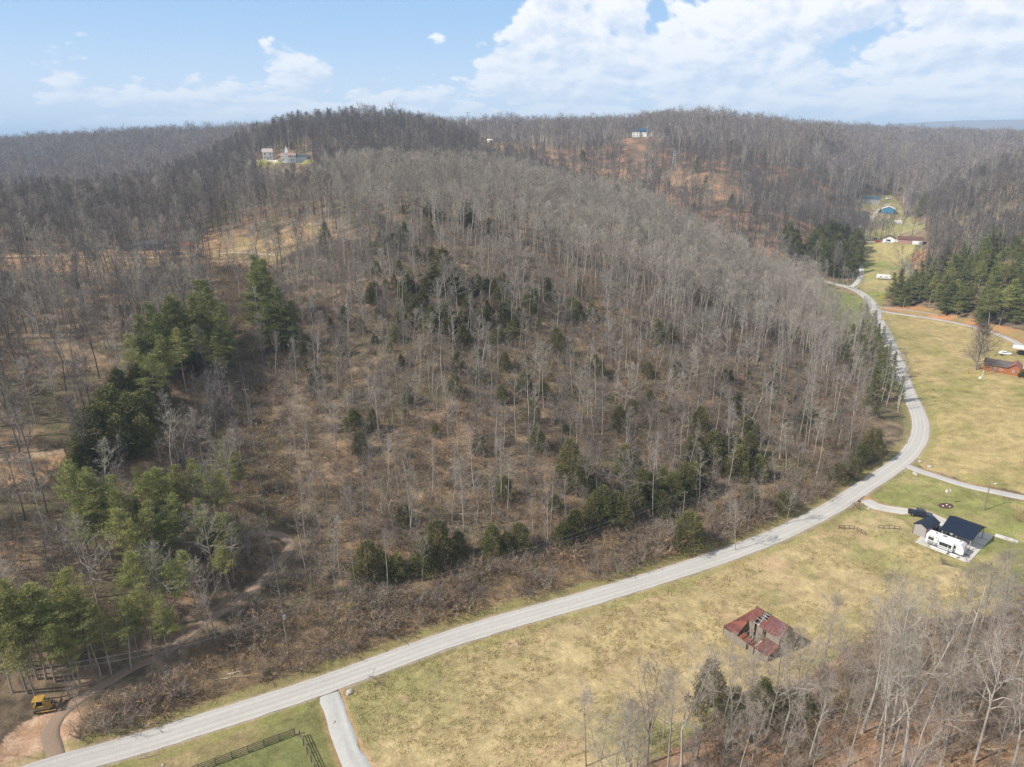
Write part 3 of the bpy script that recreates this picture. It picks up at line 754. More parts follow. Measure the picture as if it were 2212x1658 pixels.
VINE = mat("vine_leaves", (.10, .095, .04), c2=(.20, .15, .075), scale=.8, objvar=.3)
STRAW = mat("straw_blades", (.43, .335, .17), c2=(.32, .28, .115), scale=.3, objvar=.25)

def pair(name, TC, tm, cms):
    """trunk mesh, crown mesh, joined mesh (for the wood)"""
    T, C = TC
    J = Geo(); J.merge(T, 0)
    V, F, M = C.arrays(); base = J.n; J.v.append(V); J.n += len(V)
    cm = [np.concatenate(C.tm) if C.t else np.zeros(0), np.concatenate(C.qm) if C.q else np.zeros(0)]
    for t, m in zip(C.t, C.tm): J.t.append(t + base); J.tm.append(m + 1)
    for q, m in zip(C.q, C.qm): J.q.append(q + base); J.qm.append(m + 1)
    return T.mesh("trunk", [tm], True), C.mesh("crown", cms), J.mesh(name, [tm] + list(cms))
VAR = {}
def addvar(kind, TC, tm, cms, h): VAR.setdefault(kind, []).append((*pair(kind, TC, tm, cms), h))
# tall straight poplars with pale stems; narrow crowns
for s in range(5): addvar("poplar", hardwood(100 + s, 22, .17, .50, 22, .22, (36, 70), 6, 8, tw=.042, twl=1.0), BK_PALE, [BK_PALE, TW_LIT if s % 2 else TW_GREY], 22)
for s in range(5): addvar("polebare", hardwood(150 + s, 19, .15, (.58, .66, .5, .62, .7)[s], 13, .15, (35, 70), 5, 6, tw=.038, twl=.85, lean=.05), BK_PALE, [BK_PALE, TW_GREY], 19)
for s in range(4): addvar("oakish", hardwood(200 + s, 20, .22, .40, 24, .30, (24, 64), 6, 7, tw=.045, twl=1.1, gnarl=.13), BK_GREY, [BK_GREY, TW_LIT if s % 2 else TW_GREY], 20)
for s in range(3): addvar("forked", hardwood(300 + s, 20, .25, .4, 26, .20, (30, 62), 6, 7, tw=.045, twl=1.1, fork=2 + s % 2, gnarl=.12), BK_GREY, [BK_GREY, TW_BROWN], 20)
for s in range(4): addvar("darkwood", hardwood(400 + s, 20, .24, .45, 22, .24, (35, 70), 6, 7, tw=.045, twl=1.1, gnarl=.12, fork=(0, 0, 2, 2)[s]), BK_DARK, [BK_DARK, TW_DARK], 20)
for s in range(5): addvar("sapling", hardwood(500 + s, 9, .07, .22, 15, .26, (30, 62), 4, 6, tw=.035, twl=.75, tside=4, bside=3), BK_GREY, [BK_GREY, TW_BROWN], 9)
for s in range(5): addvar("big", hardwood(600 + s, 21, .21, (.42, .5, .38, .45, .5)[s], 22, .24, (34, 68), 6, 6, nfine=3, tw=.028, twl=1.0, gnarl=.13, fork=(0, 2, 3, 0, 2)[s], tside=9, bside=5), BK_PALE, [BK_PALE, TW_PALE], 21)
for s in range(3): addvar("bigslim", hardwood(650 + s, 17, .15, .40, 17, .21, (35, 66), 6, 5, nfine=3, tw=.026, twl=.9, gnarl=.12, tside=7), BK_GREY, [BK_GREY, TW_PALE], 17)
for s in range(3): addvar("bigmulti", hardwood(680 + s, 14, .20, .2, 24, .26, (34, 64), 6, 5, nfine=3, tw=.028, twl=.9, gnarl=.14, fork=4, tside=7), BK_GREY, [BK_GREY, TW_PALE], 14)
addvar("oldoak", hardwood(700, 17, .50, .2, 44, .42, (-5, 55), 9, 7, nfine=2, tw=.05, twl=1.1, gnarl=.30, fork=4, tside=9, bside=5), BK_GREY, [BK_PALE, TW_GREY], 17)
for s in range(4): addvar("crestwood", hardwood(740 + s, 20, .19, .46, 22, .25, (32, 68), 6, 8, tw=.046, twl=1.05, gnarl=.11, fork=(0, 0, 2, 0)[s]), BK_PALE, [BK_PALE, TW_LIT], 20)
addvar("yardtree", hardwood(720, 15, .34, .12, 50, .38, (22, 68), 9, 9, nfine=2, tw=.035, twl=1.0, gnarl=.10, fork=0, tside=8, bside=5), BK_GREY, [BK_GREY, TW_BROWN], 15)
for s in range(5): addvar("pine", white_pine(800 + s, 20, .19, (.45, .55, .38, .58, .48)[s], 15, 4.0, clumps=10, per=15, bw=.075, blade=.55), BK_GREY, [PINE_GRN], 20)
for s in range(4): addvar("fullpine", white_pine(830 + s, 18, .22, .10, 24, 4.8, per=17, clumps=11, droop=6, dead=0, blade=.6, bw=.085), BK_GREY, [PINE_DRK], 18)
for s in range(4): addvar("cedar", cedar(850 + s, 9, 2.9, 5600, bw=.12, blade=.44, roundness=(.6, .8, .55, .7)[s]), BK_DARK, [CED_GRN], 9)
for s in range(3): addvar("roundcedar", cedar(870 + s, 8.5, 3.3, 6500, roundness=.42, blade=.46, bw=.13), BK_DARK, [CED_OLV if s == 1 else CED_GRN], 8.5)
# ---------------------------------------------------------------- planting
_azi = np.radians(az_in); _nin = len(az_in); _lr = np.log(RR)
_G = g_z.reshape(nR, nA)[:, :_nin]
def fastz(x, y):
    x = np.asarray(x, float); y = np.asarray(y, float)
    a = (np.arctan2(x, y) - _azi[0]) / (_azi[1] - _azi[0]); r = np.interp(np.hypot(x, y), RR, np.arange(nR))
    a = np.clip(a, 0, _nin - 1.001); r = np.clip(r, 0, nR - 1.001); i, j = r.astype(int), a.astype(int); u, v = r - i, a - j
    return (_G[i, j] * (1 - v) + _G[i, j + 1] * v) * (1 - u) + (_G[i + 1, j] * (1 - v) + _G[i + 1, j + 1] * v) * u
_slope = (_G - CAM_H) / np.maximum(RR[:, None], 1); _hor = np.maximum.accumulate(np.where(RR[:, None] < 60, -9, _slope), 0)
def seen(x, y, top):
    """can the top of something this tall at x, y come into view from near the camera"""
    r = np.hypot(x, y); a = np.clip(((np.arctan2(x, y) - _azi[0]) / (_azi[1] - _azi[0])).astype(int), 0, _nin - 1)
    i = np.clip(np.searchsorted(RR, r * .985) - 1, 0, nR - 1)
    return (fastz(x, y) + top + 5 - CAM_H) / r > _hor[i, a]
def top_beyond(U, V, h, rmin):
    return hit0(U, V, lambda x, y: np.where(np.hypot(x, y) < rmin, -50.0, ground0(x, y) + h))
def top_at(U, V, h):
    """where a thing of height h stands whose top is seen at U, V"""
    return hit0(U, V, lambda x, y: ground0(x, y) + h)
PLANTED = []      # x, y, radius kept free
def region(x, y):
    U, V = project(x, y, gz(x, y))
    r = math.hypot(x, y)
    vr = np.interp(U, [-400, 170, 700, 1300, 1700, 1860, 1950, 1990], [1800, 1660, 1480, 1285, 1160, 1085, 1020, 960])
    if V > vr and r < 170:
        if U < 1480: return "at the left edge of the foreground wood"
        if U < 1760: return "below the ruined barn"
        if V < 1420: return "below the white trailer"
        return "in the bottom right corner"
    if U > 1880 and r < 330: return "beside the right-hand fields"
    if U > 1640 and r > 300: return "near the valley houses"
    if U < 480:
        if V > 1220: return "above the yellow bulldozer"
        if V > 800: return "on the open slope, far left"
        if V > 600: return "below the dark roofed house"
        return "around the dark roofed house"
    if U < 680 and V > 560: return "beside the power line clearing"
    if V > 1120: return "above the roadside brush"
    if U > 1640: return "above the hidden road bend"
    if V > 820: return "on the lower hillside"
    if V > 600: return "on the upper hillside"
    return "along the top of the hill"
NOTE = []      # root, noun, place, height, U
def plant(kind, x, y, h, name, label, cat, group, vi=None, rot=None, wide=1.0, z=None):
    vs = VAR[kind]; vi = rnd.randrange(len(vs)) if vi is None else vi % len(vs)
    tm, cm_, jm, h0 = vs[vi]
    s = h / h0
    root = link(name, None, None, (x, y, float(fastz(x, y)) if z is None else z), rnd.uniform(0, 6.28) if rot is None else rot, (s * wide, s * wide, s))
    if isinstance(label, tuple): NOTE.append((root, *label, h, project(x, y, root.location.z + h * .5)[0])); label = label[0] + " " + label[1]
    tag(root, label, cat, group)
    link("trunk", tm, root); link("crown", cm_, root)
    PLANTED.append((x, y))
    return root
SIZE_W = lambda h: "tall" if h > 19 else ("middling" if h > 13 else "low")
# --- the bare trees of the foreground, from the foot and the top of each stem
FG = [  # foot U,V, top U,V, kind, label
 (1266,1656,1255,1497,"bigslim","slim forked bare tree, leftmost of the foreground wood, alone on the tan field"),
 (1397,1652,1362,1440,"bigmulti","wide many-stemmed bare tree at the field edge, second from the left of the foreground trees"),
 (1472,1658,1444,1404,"big","tall bare tree with a straight grey stem left of the dark cedar in the foreground"),
 (1561,1575,1547,1418,"bigslim","bare tree standing in front of the dark pointed cedar below the barn"),
 (1610,1592,1605,1426,"bigslim","thin bare tree with a hooked side branch, right of the dark pointed cedar"),
 (1654,1602,1657,1405,"big","pale bare tree with one swollen crooked side limb, directly below the barn"),
 (1720,1571,1722,1460,"bigslim","short thin bare stem among the cedars below the barn"),
 (1771,1505,1777,1290,"bigslim","tall narrow bare tree with a twin top rising right of the barn"),
 (1744,1658,1758,1459,"big","bare tree with a pale leaning stem, below and right of the barn"),
 (1862,1585,1864,1268,"big","tall bare tree with a long smooth pale stem, right of the tall twin-topped one"),
 (1920,1602,1905,1325,"big","bare tree with a thick leaning grey stem, third large one from the right corner"),
 (1950,1662,1962,1288,"big","tallest bare foreground tree, straight pale stem running off the lower edge"),
 (2030,1662,1985,1440,"bigmulti","low crooked bare tree with limbs spread left, near the bottom right"),
 (2105,1648,2108,1374,"big","bare tree with a pale curved stem standing on orange leaf litter, bottom right corner"),
 (2187,1660,2195,1400,"big","bare tree with forked grey stems in the very bottom right corner"),
 (2096,1528,2098,1400,"bigslim","dark bare tree behind the curved pale one in the bottom right corner"),
 (2050,1518,2055,1395,"bigslim","leaning bare tree in the middle of the foreground wood"),
 (2123,1410,2140,1262,"bigslim","pale bare tree at the top of the foreground wood, near the right edge"),
 (2000,1400,2003,1270,"bigslim","grey bare tree between the white trailer and the foreground wood"),
 (2180,1480,2188,1290,"big","pale multi-branched bare tree on the right edge, above the bottom corner"),
 (1828,1658,1815,1470,"bigslim","dark forked bare tree at the lower edge, left of the tallest one"),
 (1690,1655,1700,1520,"bigmulti","spreading bare bush-like tree at the lower edge under the barn"),
 (1560,1660,1540,1530,"bigmulti","spreading bare tree at the lower edge in front of the pointed cedar"),
 (1330,1655,1325,1560,"bigslim","thin bare sapling at the lower edge, second stem over the tan field"),
 (1790,1400,1788,1290,"bigslim","thin bare tree close behind the right end of the barn"),
 (1650,1445,1640,1385,"bigslim","small bare tree in front of the barn doors"),
 (1575,1440,1560,1370,"bigslim","small bare tree in the field left of the barn front"),
 (1700,1450,1715,1350,"bigslim","thin bare tree against the dark shed end of the barn"),
 (2085,1262,2082,1205,"sapling","thin bare tree standing in front of the navy roofed carport"),
 (2060,1290,2068,1238,"sapling","thin bare tree rising in front of the trailer hitch"),
 (2170,1340,2172,1235,"bigslim","pale bare tree right of the carport lawn"),
 (1940,1420,1945,1310,"bigslim","grey bare tree in the middle of the upper foreground thicket"),
 (1900,1400,1890,1300,"bigslim","bare tree at the upper left of the foreground thicket"),
 (1300,1640,1297,1545,"bigslim","small bare tree over the tan field, third stem from the left"),
 (1430,1610,1425,1500,"bigslim","slim bare tree at the field edge, left of the straight grey-stemmed tree"),
 (1505,1640,1500,1480,"bigslim","brown-twigged bare tree between the grey-stemmed tree and the pointed cedar"),
 (1360,1600,1352,1505,"bigslim","thin bare tree behind the wide many-stemmed tree at the field edge"),
 (1625,1650,1620,1520,"bigmulti","bushy bare tree at the lower edge, below the pointed cedar"),
 (2070,1430,2075,1320,"bigslim","bare tree in the thicket under the carport"),
]
n_bare = 0
for i, (ub, vb, ut, vt, k, lab) in enumerate(FG):
    x, y = hit0(ub, vb); z0 = gz(x, y)
    d = ray(ut, vt); ztop = CAM_H + d[2] * (y / d[1]); h = max(6.0, min(29.0, (ztop - z0)))
    plant(k, x, y, h, "bare_tree", lab, "tree", "bare trees of the foreground wood", vi=i); n_bare += 1
# --- other single bare trees that stand out
MARK = [
 (1515,760,1530,690,"oldoak",15,"big old oak with pale writhing limbs on the right shoulder of the hill"),
 (2105,805,2110,722,"yardtree",17,"large round bare tree beside the orange house"),
 (755,930,738,850,"poplar",0,"pale straight bare stem left of the middle of the hill"),
 (1588,1190,1580,1090,"poplar",0,"white-stemmed bare tree with drooping twigs, above the round roadside cedar"),
 (1625,1110,1640,1060,"forked",0,"pale bare tree with a ladder of level branches above the road"),
 (1700,1130,1690,1065,"oakish",0,"bare tree with long pale boughs sweeping down towards the road"),
 (890,1165,880,1030,"forked",0,"tall pale forked tree at the foot of the hill, middle of the picture"),
 (455,920,450,870,"oakish",0,"pale-limbed bare tree between the dark evergreens and the power line"),
 (400,1000,395,900,"forked",0,"silvery round-topped bare tree left of the power line poles"),
 (480,1100,478,1000,"oakish",0,"silvery spreading bare tree among the green pines"),
 (1640,990,1650,930,"poplar",0,"slender bare tree above the dark cedar group"),
]
for i, (ub, vb, ut, vt, k, hf, lab) in enumerate(MARK):
    x, y = hit0(ub, vb); z0 = gz(x, y); d = ray(ut, vt); h = hf or max(9, min(26, CAM_H + d[2] * (y / d[1]) - z0))
    plant(k, x, y, h, "bare_tree", lab, "tree", None, wide=1.15); n_bare += 1

# --- evergreens, from the top of each
PINES = [(530,552,22),(562,560,20),(545,585,17),(598,620,18),(622,650,14),(575,640,15),(440,603,22),(422,640,19),(462,655,19),(395,648,19),(330,655,19),
 (360,640,20),(300,680,18),(430,700,16),(380,705,17),(340,725,17),(312,762,16),(450,725,14),(285,720,17),(150,1008,18),(170,1022,17),(200,1012,18),(228,1032,18),
 (245,1062,17),(182,1068,15),(300,1018,16),(332,1002,15),(352,1034,16),(372,1008,14),(410,985,15),(440,1002,15),(382,1062,15),(425,1082,14),(462,1012,13),(482,950,10),
 (492,1100,13),(265,1090,16),(300,1080,16),(345,1090,15),(22,1248,18),(45,1262,17),(72,1292,15),(2,1290,17),(152,1248,16),(175,1275,15),(205,1300,13),(130,1305,14),(32,1340,14),
 (250,1290,13),(302,1262,13),(335,1285,12),(445,1120,12),(480,1172,11),(605,912,14),(598,960,10),(110,1350,13),(400,1180,12),(355,1200,13),(270,1190,14),(510,980,10),(-30,1300,16),(120,1230,14)]
PINES = [(u, v, h * 1.12) for u, v, h in PINES]
PINES += [(u + rnd.uniform(-26, 26), v + rnd.uniform(-14, 26), h * rnd.uniform(.65, .95)) for u, v, h in PINES if rnd.random() < .85 and not 590 < u < 640]
for (U, V, h) in PINES:
    x, y = top_at(U, V, h)
    if inside(np.array([x]), np.array([y]), Z_CUT)[0]: continue
    g = ("right of the power line clearing" if U > 515 and V < 700 else "in the clump left of the power line" if V < 780
         else "low down, right of the power line" if U > 560 else "in the bright green group on the left slope" if V < 1150 else "in the pine stand above the bulldozer track")
    dark = V < 700 and U > 500
    plant("fullpine" if (dark or V < 700) and U < 640 and V < 780 else "pine", x, y, h, "pine_tree", (("slim bright pine" if U > 590 and V > 800 else "white pine"), g), "pine tree", "pines " + g, wide=rnd.uniform(1.05, 1.3))
DARKC = [(285,785,12),(252,800,12),(322,800,12),(232,835,12),(192,880,12),(216,870,12),(272,850,12),(180,930,10),(305,840,11),(340,830,10),(170,960,8),(205,930,10),(245,900,11),(300,900,10)]
DARKC += [(u + rnd.uniform(-22, 22), v + rnd.uniform(-5, 25), h * rnd.uniform(.7, 1)) for u, v, h in DARKC]
for U, V, h in DARKC:
    x, y = top_at(U, V, h); plant("cedar", x, y, h, "evergreen_tree", ("dark dense evergreen", "in the black-green group, left slope"), "tree", "dark evergreens on the left slope", wide=1.25)
CED = [(955,538,13,1.2),(800,612,6,1),(872,602,6,1),(930,662,7,1.1),(962,655,8,1.2),(1000,702,6,1.1),(1045,662,6,1),(1095,645,6,1),(1122,665,6,1),(1182,600,7,1),(1242,652,6,1.1),(1278,655,5,1.1),
 (742,662,5,1),(822,500,8,1),(872,482,7,1),(900,640,6,1.2),(1010,640,7,1),(985,610,7,1.1),(925,590,6,1.2),(700,480,8,.9),(1010,440,9,.8),(1070,600,6,1.1),(850,700,5,1.1),(780,690,4,1),
 (792,1172,8,1.2),(818,1190,7,1.1),(942,1128,10,1.1),(918,1165,8,1.2),(1062,1132,8,1),(1122,1132,7,1.1),(1095,1150,6,1),(1232,952,9,.9),(1262,992,8,1),(1302,1052,8,1.1),(1332,1065,7,1.1),(1372,1042,7,1.1),(1402,1022,8,1),(1242,1102,7,1.2),
 (1352,962,8,.9),(1372,985,6,1),(1502,932,7,1),(1545,930,8,1.1),(1602,962,8,1.2),(1482,1002,8,1),(1455,1022,7,1.1),(1502,1002,6,1.2),(1432,1062,6,1.1),(1150,862,6,.9),(1160,920,6,1),(1515,880,7,1),(1340,880,6,1),
 (1280,1080,6,1.1),(1215,1130,6,1.2),(1350,1080,6,1),(880,830,5,1),(1090,760,5,1),(1210,720,6,1),(1300,780,5,1),(1420,690,6,1),(1450,700,6,1),(990,1150,6,1),(855,1195,6,1.1),(640,700,6,1),(655,720,6,1)]
for U, V, h, w in CED:
    if V > 1080: h *= .85
    x, y = top_at(U, V, h * 1.22)
    g = ("in the dark belt, middle of the hill" if V < 760 else "in the row above the roadside brush" if V > 925 else "scattered on the lower hillside")
    lab = "tallest dark cedar, a broad cone in the middle of the hill" if h == 13 else ("olive cedar", g)
    plant("cedar", x, y, h * 1.22, "cedar_tree", lab, "cedar", "cedars " + g, wide=w * 1.12)
ROUND = [(1492,1108,9,1.15,"round dark cedar standing alone beside the road at the edge of the brush"),(1582,938,9,1.2,"broadest dark cedar of the group above the brush, middle right"),(1892,928,9,1.0,"dark round cedar on the inside of the road bend"),
 (1862,958,7,1.0,"lower round cedar beside the one on the road bend"),(1700,1060,6,1.1,"olive round cedar behind the pale drooping tree above the road"),(1850,990,6,1,"small round cedar where its shade falls on the road bend"),(1640,985,7,1,"dark round cedar at the right end of the group above the brush"),
 (1815,1000,6,1,"olive bushy cedar left of the road bend"),(1625,1050,6,.9,"small olive cedar behind the ladder-branched tree")]
for U, V, h, w, lab in ROUND:
    x, y = top_at(U, V, h); plant("roundcedar", x, y, h, "cedar_tree", lab, "cedar", None, wide=w)
BEND = [(1842,700,12),(1872,722,13),(1900,702,11),(1872,765,11),(1892,800,11),(1882,835,10),(1902,850,9),(1910,770,9),(1850,740,12),(1925,740,9),(1830,730,11),(1905,815,9),(1918,790,8),(1865,690,11)]
for U, V, h in BEND:
    x, y = top_at(U, V, h); plant("fullpine", x, y, h, "pine_tree", ("dark pine", "in the row beyond the road bend"), "pine tree", "pines along the hidden stretch of road", wide=.72)
VALL = [(1692,488,13),(1722,480,14),(1752,498,14),(1782,488,15),(1812,482,15),(1832,500,13),(1702,520,12),(1742,530,12),(1782,540,12),(1822,540,12),(1845,560,11),(1800,582,10),(1762,562,11),(1720,545,11),(1680,505,12),(1835,585,9),(1765,520,13),(1800,512,13),
        (1582,420,10),(1600,432,9),(1790,470,11),(1630,440,8),(1820,470,12)]
for U, V, h in VALL[18:]:
    x, y = top_beyond(U, V, h, 385); plant('cedar', x, y, h, 'evergreen_tree', ('small dark evergreen', 'on the back slope above the valley'), 'tree', 'evergreens on the back slope')
lo, hi = Z_VCLUMP.min(0), Z_VCLUMP.max(0); k = 0
while k < 60:
    x, y = rnd.uniform(lo[0], hi[0]), rnd.uniform(lo[1], hi[1])
    if not inside(np.array([x]), np.array([y]), Z_VCLUMP)[0]: continue
    k += 1; plant('cedar' if rnd.random() < .45 else 'fullpine', x, y, rnd.uniform(11, 16), 'evergreen_tree', ('dark evergreen', 'in the clump left of the valley lawn'), 'tree', 'evergreens left of the valley lawn', wide=1.2)
# the pine wood on the right
PW = poly([(1912,660),(1990,668),(2060,690),(2130,712),(2212,742),(2300,770),(2300,560),(2212,548),(2150,540),(2090,560),(2040,590),(1985,612),(1940,640)])
k = 0; tries = 0
lo, hi = PW.min(0), PW.max(0); pw = []
while k < 135 and tries < 9000:
    tries += 1; x, y = rnd.uniform(lo[0], hi[0]), rnd.uniform(lo[1], hi[1])
    if not inside(np.array([x]), np.array([y]), PW)[0]: continue
    if any((x - a) ** 2 + (y - b) ** 2 < 3.9 ** 2 for a, b in pw): continue
    pw.append((x, y)); k += 1
    h = rnd.uniform(9, 19)
    plant("fullpine" if rnd.random() < .65 else "pine", x, y, h, "pine_tree", ("bushy pine", "in the wood on the right hillside"), "pine tree", "pines of the right hillside wood", wide=rnd.uniform(1.0, 1.5))
# extra low cedars filling the dark belts of the hill, and the group below the barn
for P_, n_, lab, h0_, h1_ in ((poly([(780,620),(900,560),(1010,600),(1130,630),(1270,640),(1300,690),(1180,720),(960,730),(820,700)]), 62, "in the dark belt, middle of the hill", 3.5, 8), (poly([(800,480),(1000,440),(1080,520),(980,560),(840,560)]), 14, "near the top of the hill", 4, 8),
    (poly([(640,700),(1700,800),(1800,930),(1500,1080),(1200,1150),(760,1180),(640,1000)]), 58, "scattered on the lower hillside", 2.5, 7), (poly([(1180,1170),(1420,1010),(1640,930),(1660,1010),(1480,1090),(1240,1200)]), 26, "in the row above the roadside brush", 4, 8)):
    lo, hi = P_.min(0), P_.max(0); k = 0
    while k < n_:
        x, y = rnd.uniform(lo[0], hi[0]), rnd.uniform(lo[1], hi[1])
        if not inside(np.array([x]), np.array([y]), P_)[0]: continue
        k += 1; plant("cedar", x, y, rnd.uniform(h0_, h1_), "cedar_tree", ("olive cedar", lab), "cedar", "cedars " + lab, wide=rnd.uniform(1.0, 1.5))
for U, V, h, w, lab in ((1540,1428,10.5,.85,"dark pointed cedar with a leaning tip, left of the foreground cedars below the barn"),(1590,1485,6.5,1.1,"broad dark cedar filling the gap right of the pointed one, below the barn"),(1655,1466,8,.95,"dark cedar behind the crooked pale tree below the barn"),
    (1700,1498,6.5,1.1,"wide shaded cedar, second from the right below the barn"),(1745,1506,5,1.2,"rightmost low cedar of the group below the barn")):
    x, y = top_at(U, V, h); plant("cedar", x, y, h, "cedar_tree", lab, "cedar", None, wide=w)

# the screen of poles and pines between the hill and the road beyond the bend
_hw, _c, _z = ROADS["road"]; _pu = project(_c[:, 0], _c[:, 1], _z)[1]; _s = np.where((_pu > 715) & (_pu < 905) & (_c[:, 0] > 100))[0]
for k in range(46):
    i = rnd.choice(_s.tolist()); t_ = _c[min(i + 1, len(_c) - 1)] - _c[i - 1]; t_ /= np.linalg.norm(t_); n_ = np.array([-t_[1], t_[0]]); n_ = n_ if n_[0] < 0 else -n_
    x, y = _c[i] + n_ * rnd.uniform(4.2, 12.0)
    kd = "polebare" if k % 3 else "fullpine"
    plant(kd, x, y, rnd.uniform(12, 17) if k % 3 else rnd.uniform(9, 14), "bare_tree" if k % 3 else "pine_tree", ("pole-like bare tree", "screening the road past the bend") if k % 3 else ("dark pine", "screening the road past the bend"), "tree" if k % 3 else "pine tree", "trees screening the road past the bend" if k % 3 else "pines screening the road past the bend", wide=1.0 if k % 3 else .75)
    n_bare += 1 if k % 3 else 0

# --- scatter
ROADK = ("road", "house_driveway", "upper_driveway", "far_driveway", "field_driveway", "valley_driveway", "valley_lane", "dirt_track", "yard_lane", "upper_yard_lane", "pine_lane")
CLEAR = [Z_MEADOW, Z_YARD, Z_FIELD, Z_VERGE, Z_PASTURE, Z_VALLEY, Z_BEND, Z_BANK, Z_UPYARD, Z_PINEEDGE, Z_HILLYARD, Z_TRACKEND]
THIN = [Z_WOODYARD, Z_LEFTCLEAR, Z_LEFTCLEAR2, Z_SPURORANGE, Z_ORANGE2, Z_ORANGE3]
def jitter(r0, r1, s, az=46.0):
    n = int(2 * r1 / s); gx_, gy_ = np.meshgrid(np.arange(-n // 2, n // 2) * s, np.arange(0, int(r1 / s) + 1) * s)
    x = gx_.ravel(); y = gy_.ravel(); r = np.hypot(x, y); a = np.abs(np.arctan2(x, y))
    m = (r > r0) & (r <= r1) & (a < math.radians(az)); x, y = x[m], y[m]
    return x + npr.uniform(-.5, .5, len(x)) * s * .95, y + npr.uniform(-.5, .5, len(x)) * s * .95
def blocked(x, y, zones=CLEAR, margin=1.5):
    b = np.zeros(len(x), bool)
    for z in zones: b |= inside(x, y, z)
    d, _ = road_dist(x, y, ROADK); b |= d < margin
    for (px, py, rot, hl, hw, pz) in PADS:
        c, s = math.cos(rot), math.sin(rot); u = (x - px) * c + (y - py) * s; v = -(x - px) * s + (y - py) * c
        b |= (np.abs(u) < hl + 1) & (np.abs(v) < hw + 1)
    b |= (np.hypot(x, y) < 90) & (project(x, y, 0 * x)[0] < 1240) & (x > -60)
    for q_ in range(0, 26, 4): b |= np.hypot(x - (DOZ[0] - .94 * q_), y - (DOZ[1] - .34 * q_)) < (6.5 if q_ == 0 else 5)
    for (px, py, vr) in VIEWGAPS:    # felled plots in front of houses
        b |= (np.hypot(x - px, y - py) < vr)
    return b
VIEWGAPS = []; DOZ = hit0(98, 1530)
for key, dd, reach in (("church", 19, 190), ("white_house", 12, 150), ("hill_house", 15, 170), ("hill_shed", 16, 200), ("navy", 16, 60), ("blue", 13, 50), ("garage", 9, 30), ("ranch", 12, 30), ("camper", 6, 20)):
    a_ = SITE[key][:2]; r_ = math.hypot(*a_)
    for q in np.arange(0, reach, 9): VIEWGAPS.append((a_[0] * (1 - q / r_), a_[1] * (1 - q / r_), dd * (1 - .25 * q / reach)))
def low_view(x, y, polys, reach, step=9):
    """scrubby ground in front of the orange clearings"""
    b = np.zeros(len(x), bool); r = np.hypot(x, y)
    for q in np.arange(0, reach, step):
        for P_ in polys: b |= inside(x * (1 + q / r), y * (1 + q / r), P_)
    return b
vdense_u = [-500, 0, 420, 640, 800, 1000, 1180, 1350, 1560, 1780, 1900, 2600]; vdense_v = [548, 545, 505, 478, 505, 520, 560, 640, 720, 810, 760, 700]
def px_of(x, y, z): return project(x, y, z)
pool = []    # kind, x, y, h
x, y = jitter(62, 470, 4.3); z = fastz(x, y); U, V = px_of(x, y, z)
dense = V < np.interp(U, vdense_u, vdense_v)
fgside = (V > np.interp(U, [1200, 1290, 1500, 1700, 1850, 1960, 2080, 2212], [1670, 1625, 1580, 1500, 1412, 1355, 1325, 1265])) & (U > 1200)
rightside = (U > 1880) & (np.hypot(x, y) < 460) & ~fgside
p = np.where(dense, .93, .36)
p = np.where(fgside, .52, p); p = np.where(U < 480, np.where(V > 560, .42, .92), p)
p = np.where(inside(x, y, Z_BRUSH), np.where(U > 1420, .05, .006), p); p = np.where(inside(x, y, Z_CUT), 0.01, p)
evg = poly([(110,1280),(140,980),(225,885),(300,760),(420,690),(500,700),(505,800),(390,880),(340,980),(520,1080),(500,1260),(300,1330)]); p = np.where(inside(x, y, evg), p * .3, p)
pond = poly([(100,1440),(250,1380),(420,1330),(560,1280),(430,1450),(200,1560)]); p = np.where(inside(x, y, pond), .03, p)
for zt in THIN: p = np.where(inside(x, y, zt), .05, p)
p = np.where(inside(x, y, Z_WOODYARD), np.where(U < 430, .34, .12), p)
p = np.where(rightside & (V > 575), 0, p); p = np.where((U < 260) & (V > 1555), 0, p)
m = (npr.uniform(size=len(x)) < p) & ~blocked(x, y)
m &= ~inside(x, y, Z_VCLUMP)
m &= ~inside(x, y, PW) | (npr.uniform(size=len(x)) < .10)
xs, ys, Us, Vs, ds, fs = x[m], y[m], U[m], V[m], dense[m], fgside[m]
PL = np.array(PLANTED)
for i in range(len(xs)):
    if ((PL[:, 0] - xs[i]) ** 2 + (PL[:, 1] - ys[i]) ** 2).min() < 2.2: continue
    r_ = rnd.random()
    if fs[i]: kind, h = rnd.choice((("big", rnd.uniform(14, 20)), ("bigslim", rnd.uniform(10, 16)), ("bigslim", rnd.uniform(8, 14)), ("bigmulti", rnd.uniform(5, 9))))
    elif ds[i] and Us[i] > rnd.uniform(600, 980): kind = "crestwood" if r_ < .72 else "polebare"; h = rnd.uniform(14, 22.5) * (1.1 if Us[i] < 940 and Vs[i] < 330 else 1) * (.8 if Us[i] > 1600 else 1)
    elif ds[i]: kind = ("poplar" if r_ < .2 else "polebare") if r_ < .38 else "oakish" if r_ < .70 else "forked" if r_ < .86 else "darkwood"; h = rnd.uniform(13, 23) * (1.12 if 640 < Us[i] < 940 and Vs[i] < 330 else 1) * (.78 if Us[i] > 1600 else .80 if 500 < Us[i] < 690 and Vs[i] < 440 else 1)
    elif Us[i] < 480: kind = "darkwood" if r_ < .55 else "oakish" if r_ < .8 else "poplar"; h = rnd.uniform(14, 20)
    else: kind = ("polebare" if r_ < .46 else "poplar") if r_ < .62 else "forked" if r_ < .74 else "oakish" if r_ < .9 else "darkwood"; h = rnd.uniform(12, 19.5) * (.85 if Us[i] < 1000 and Vs[i] > 700 else 1)
    if ds[i] and Us[i] < 700 and rnd.random() < .45: kind = "darkwood"
    pool.append((kind, xs[i], ys[i], h))
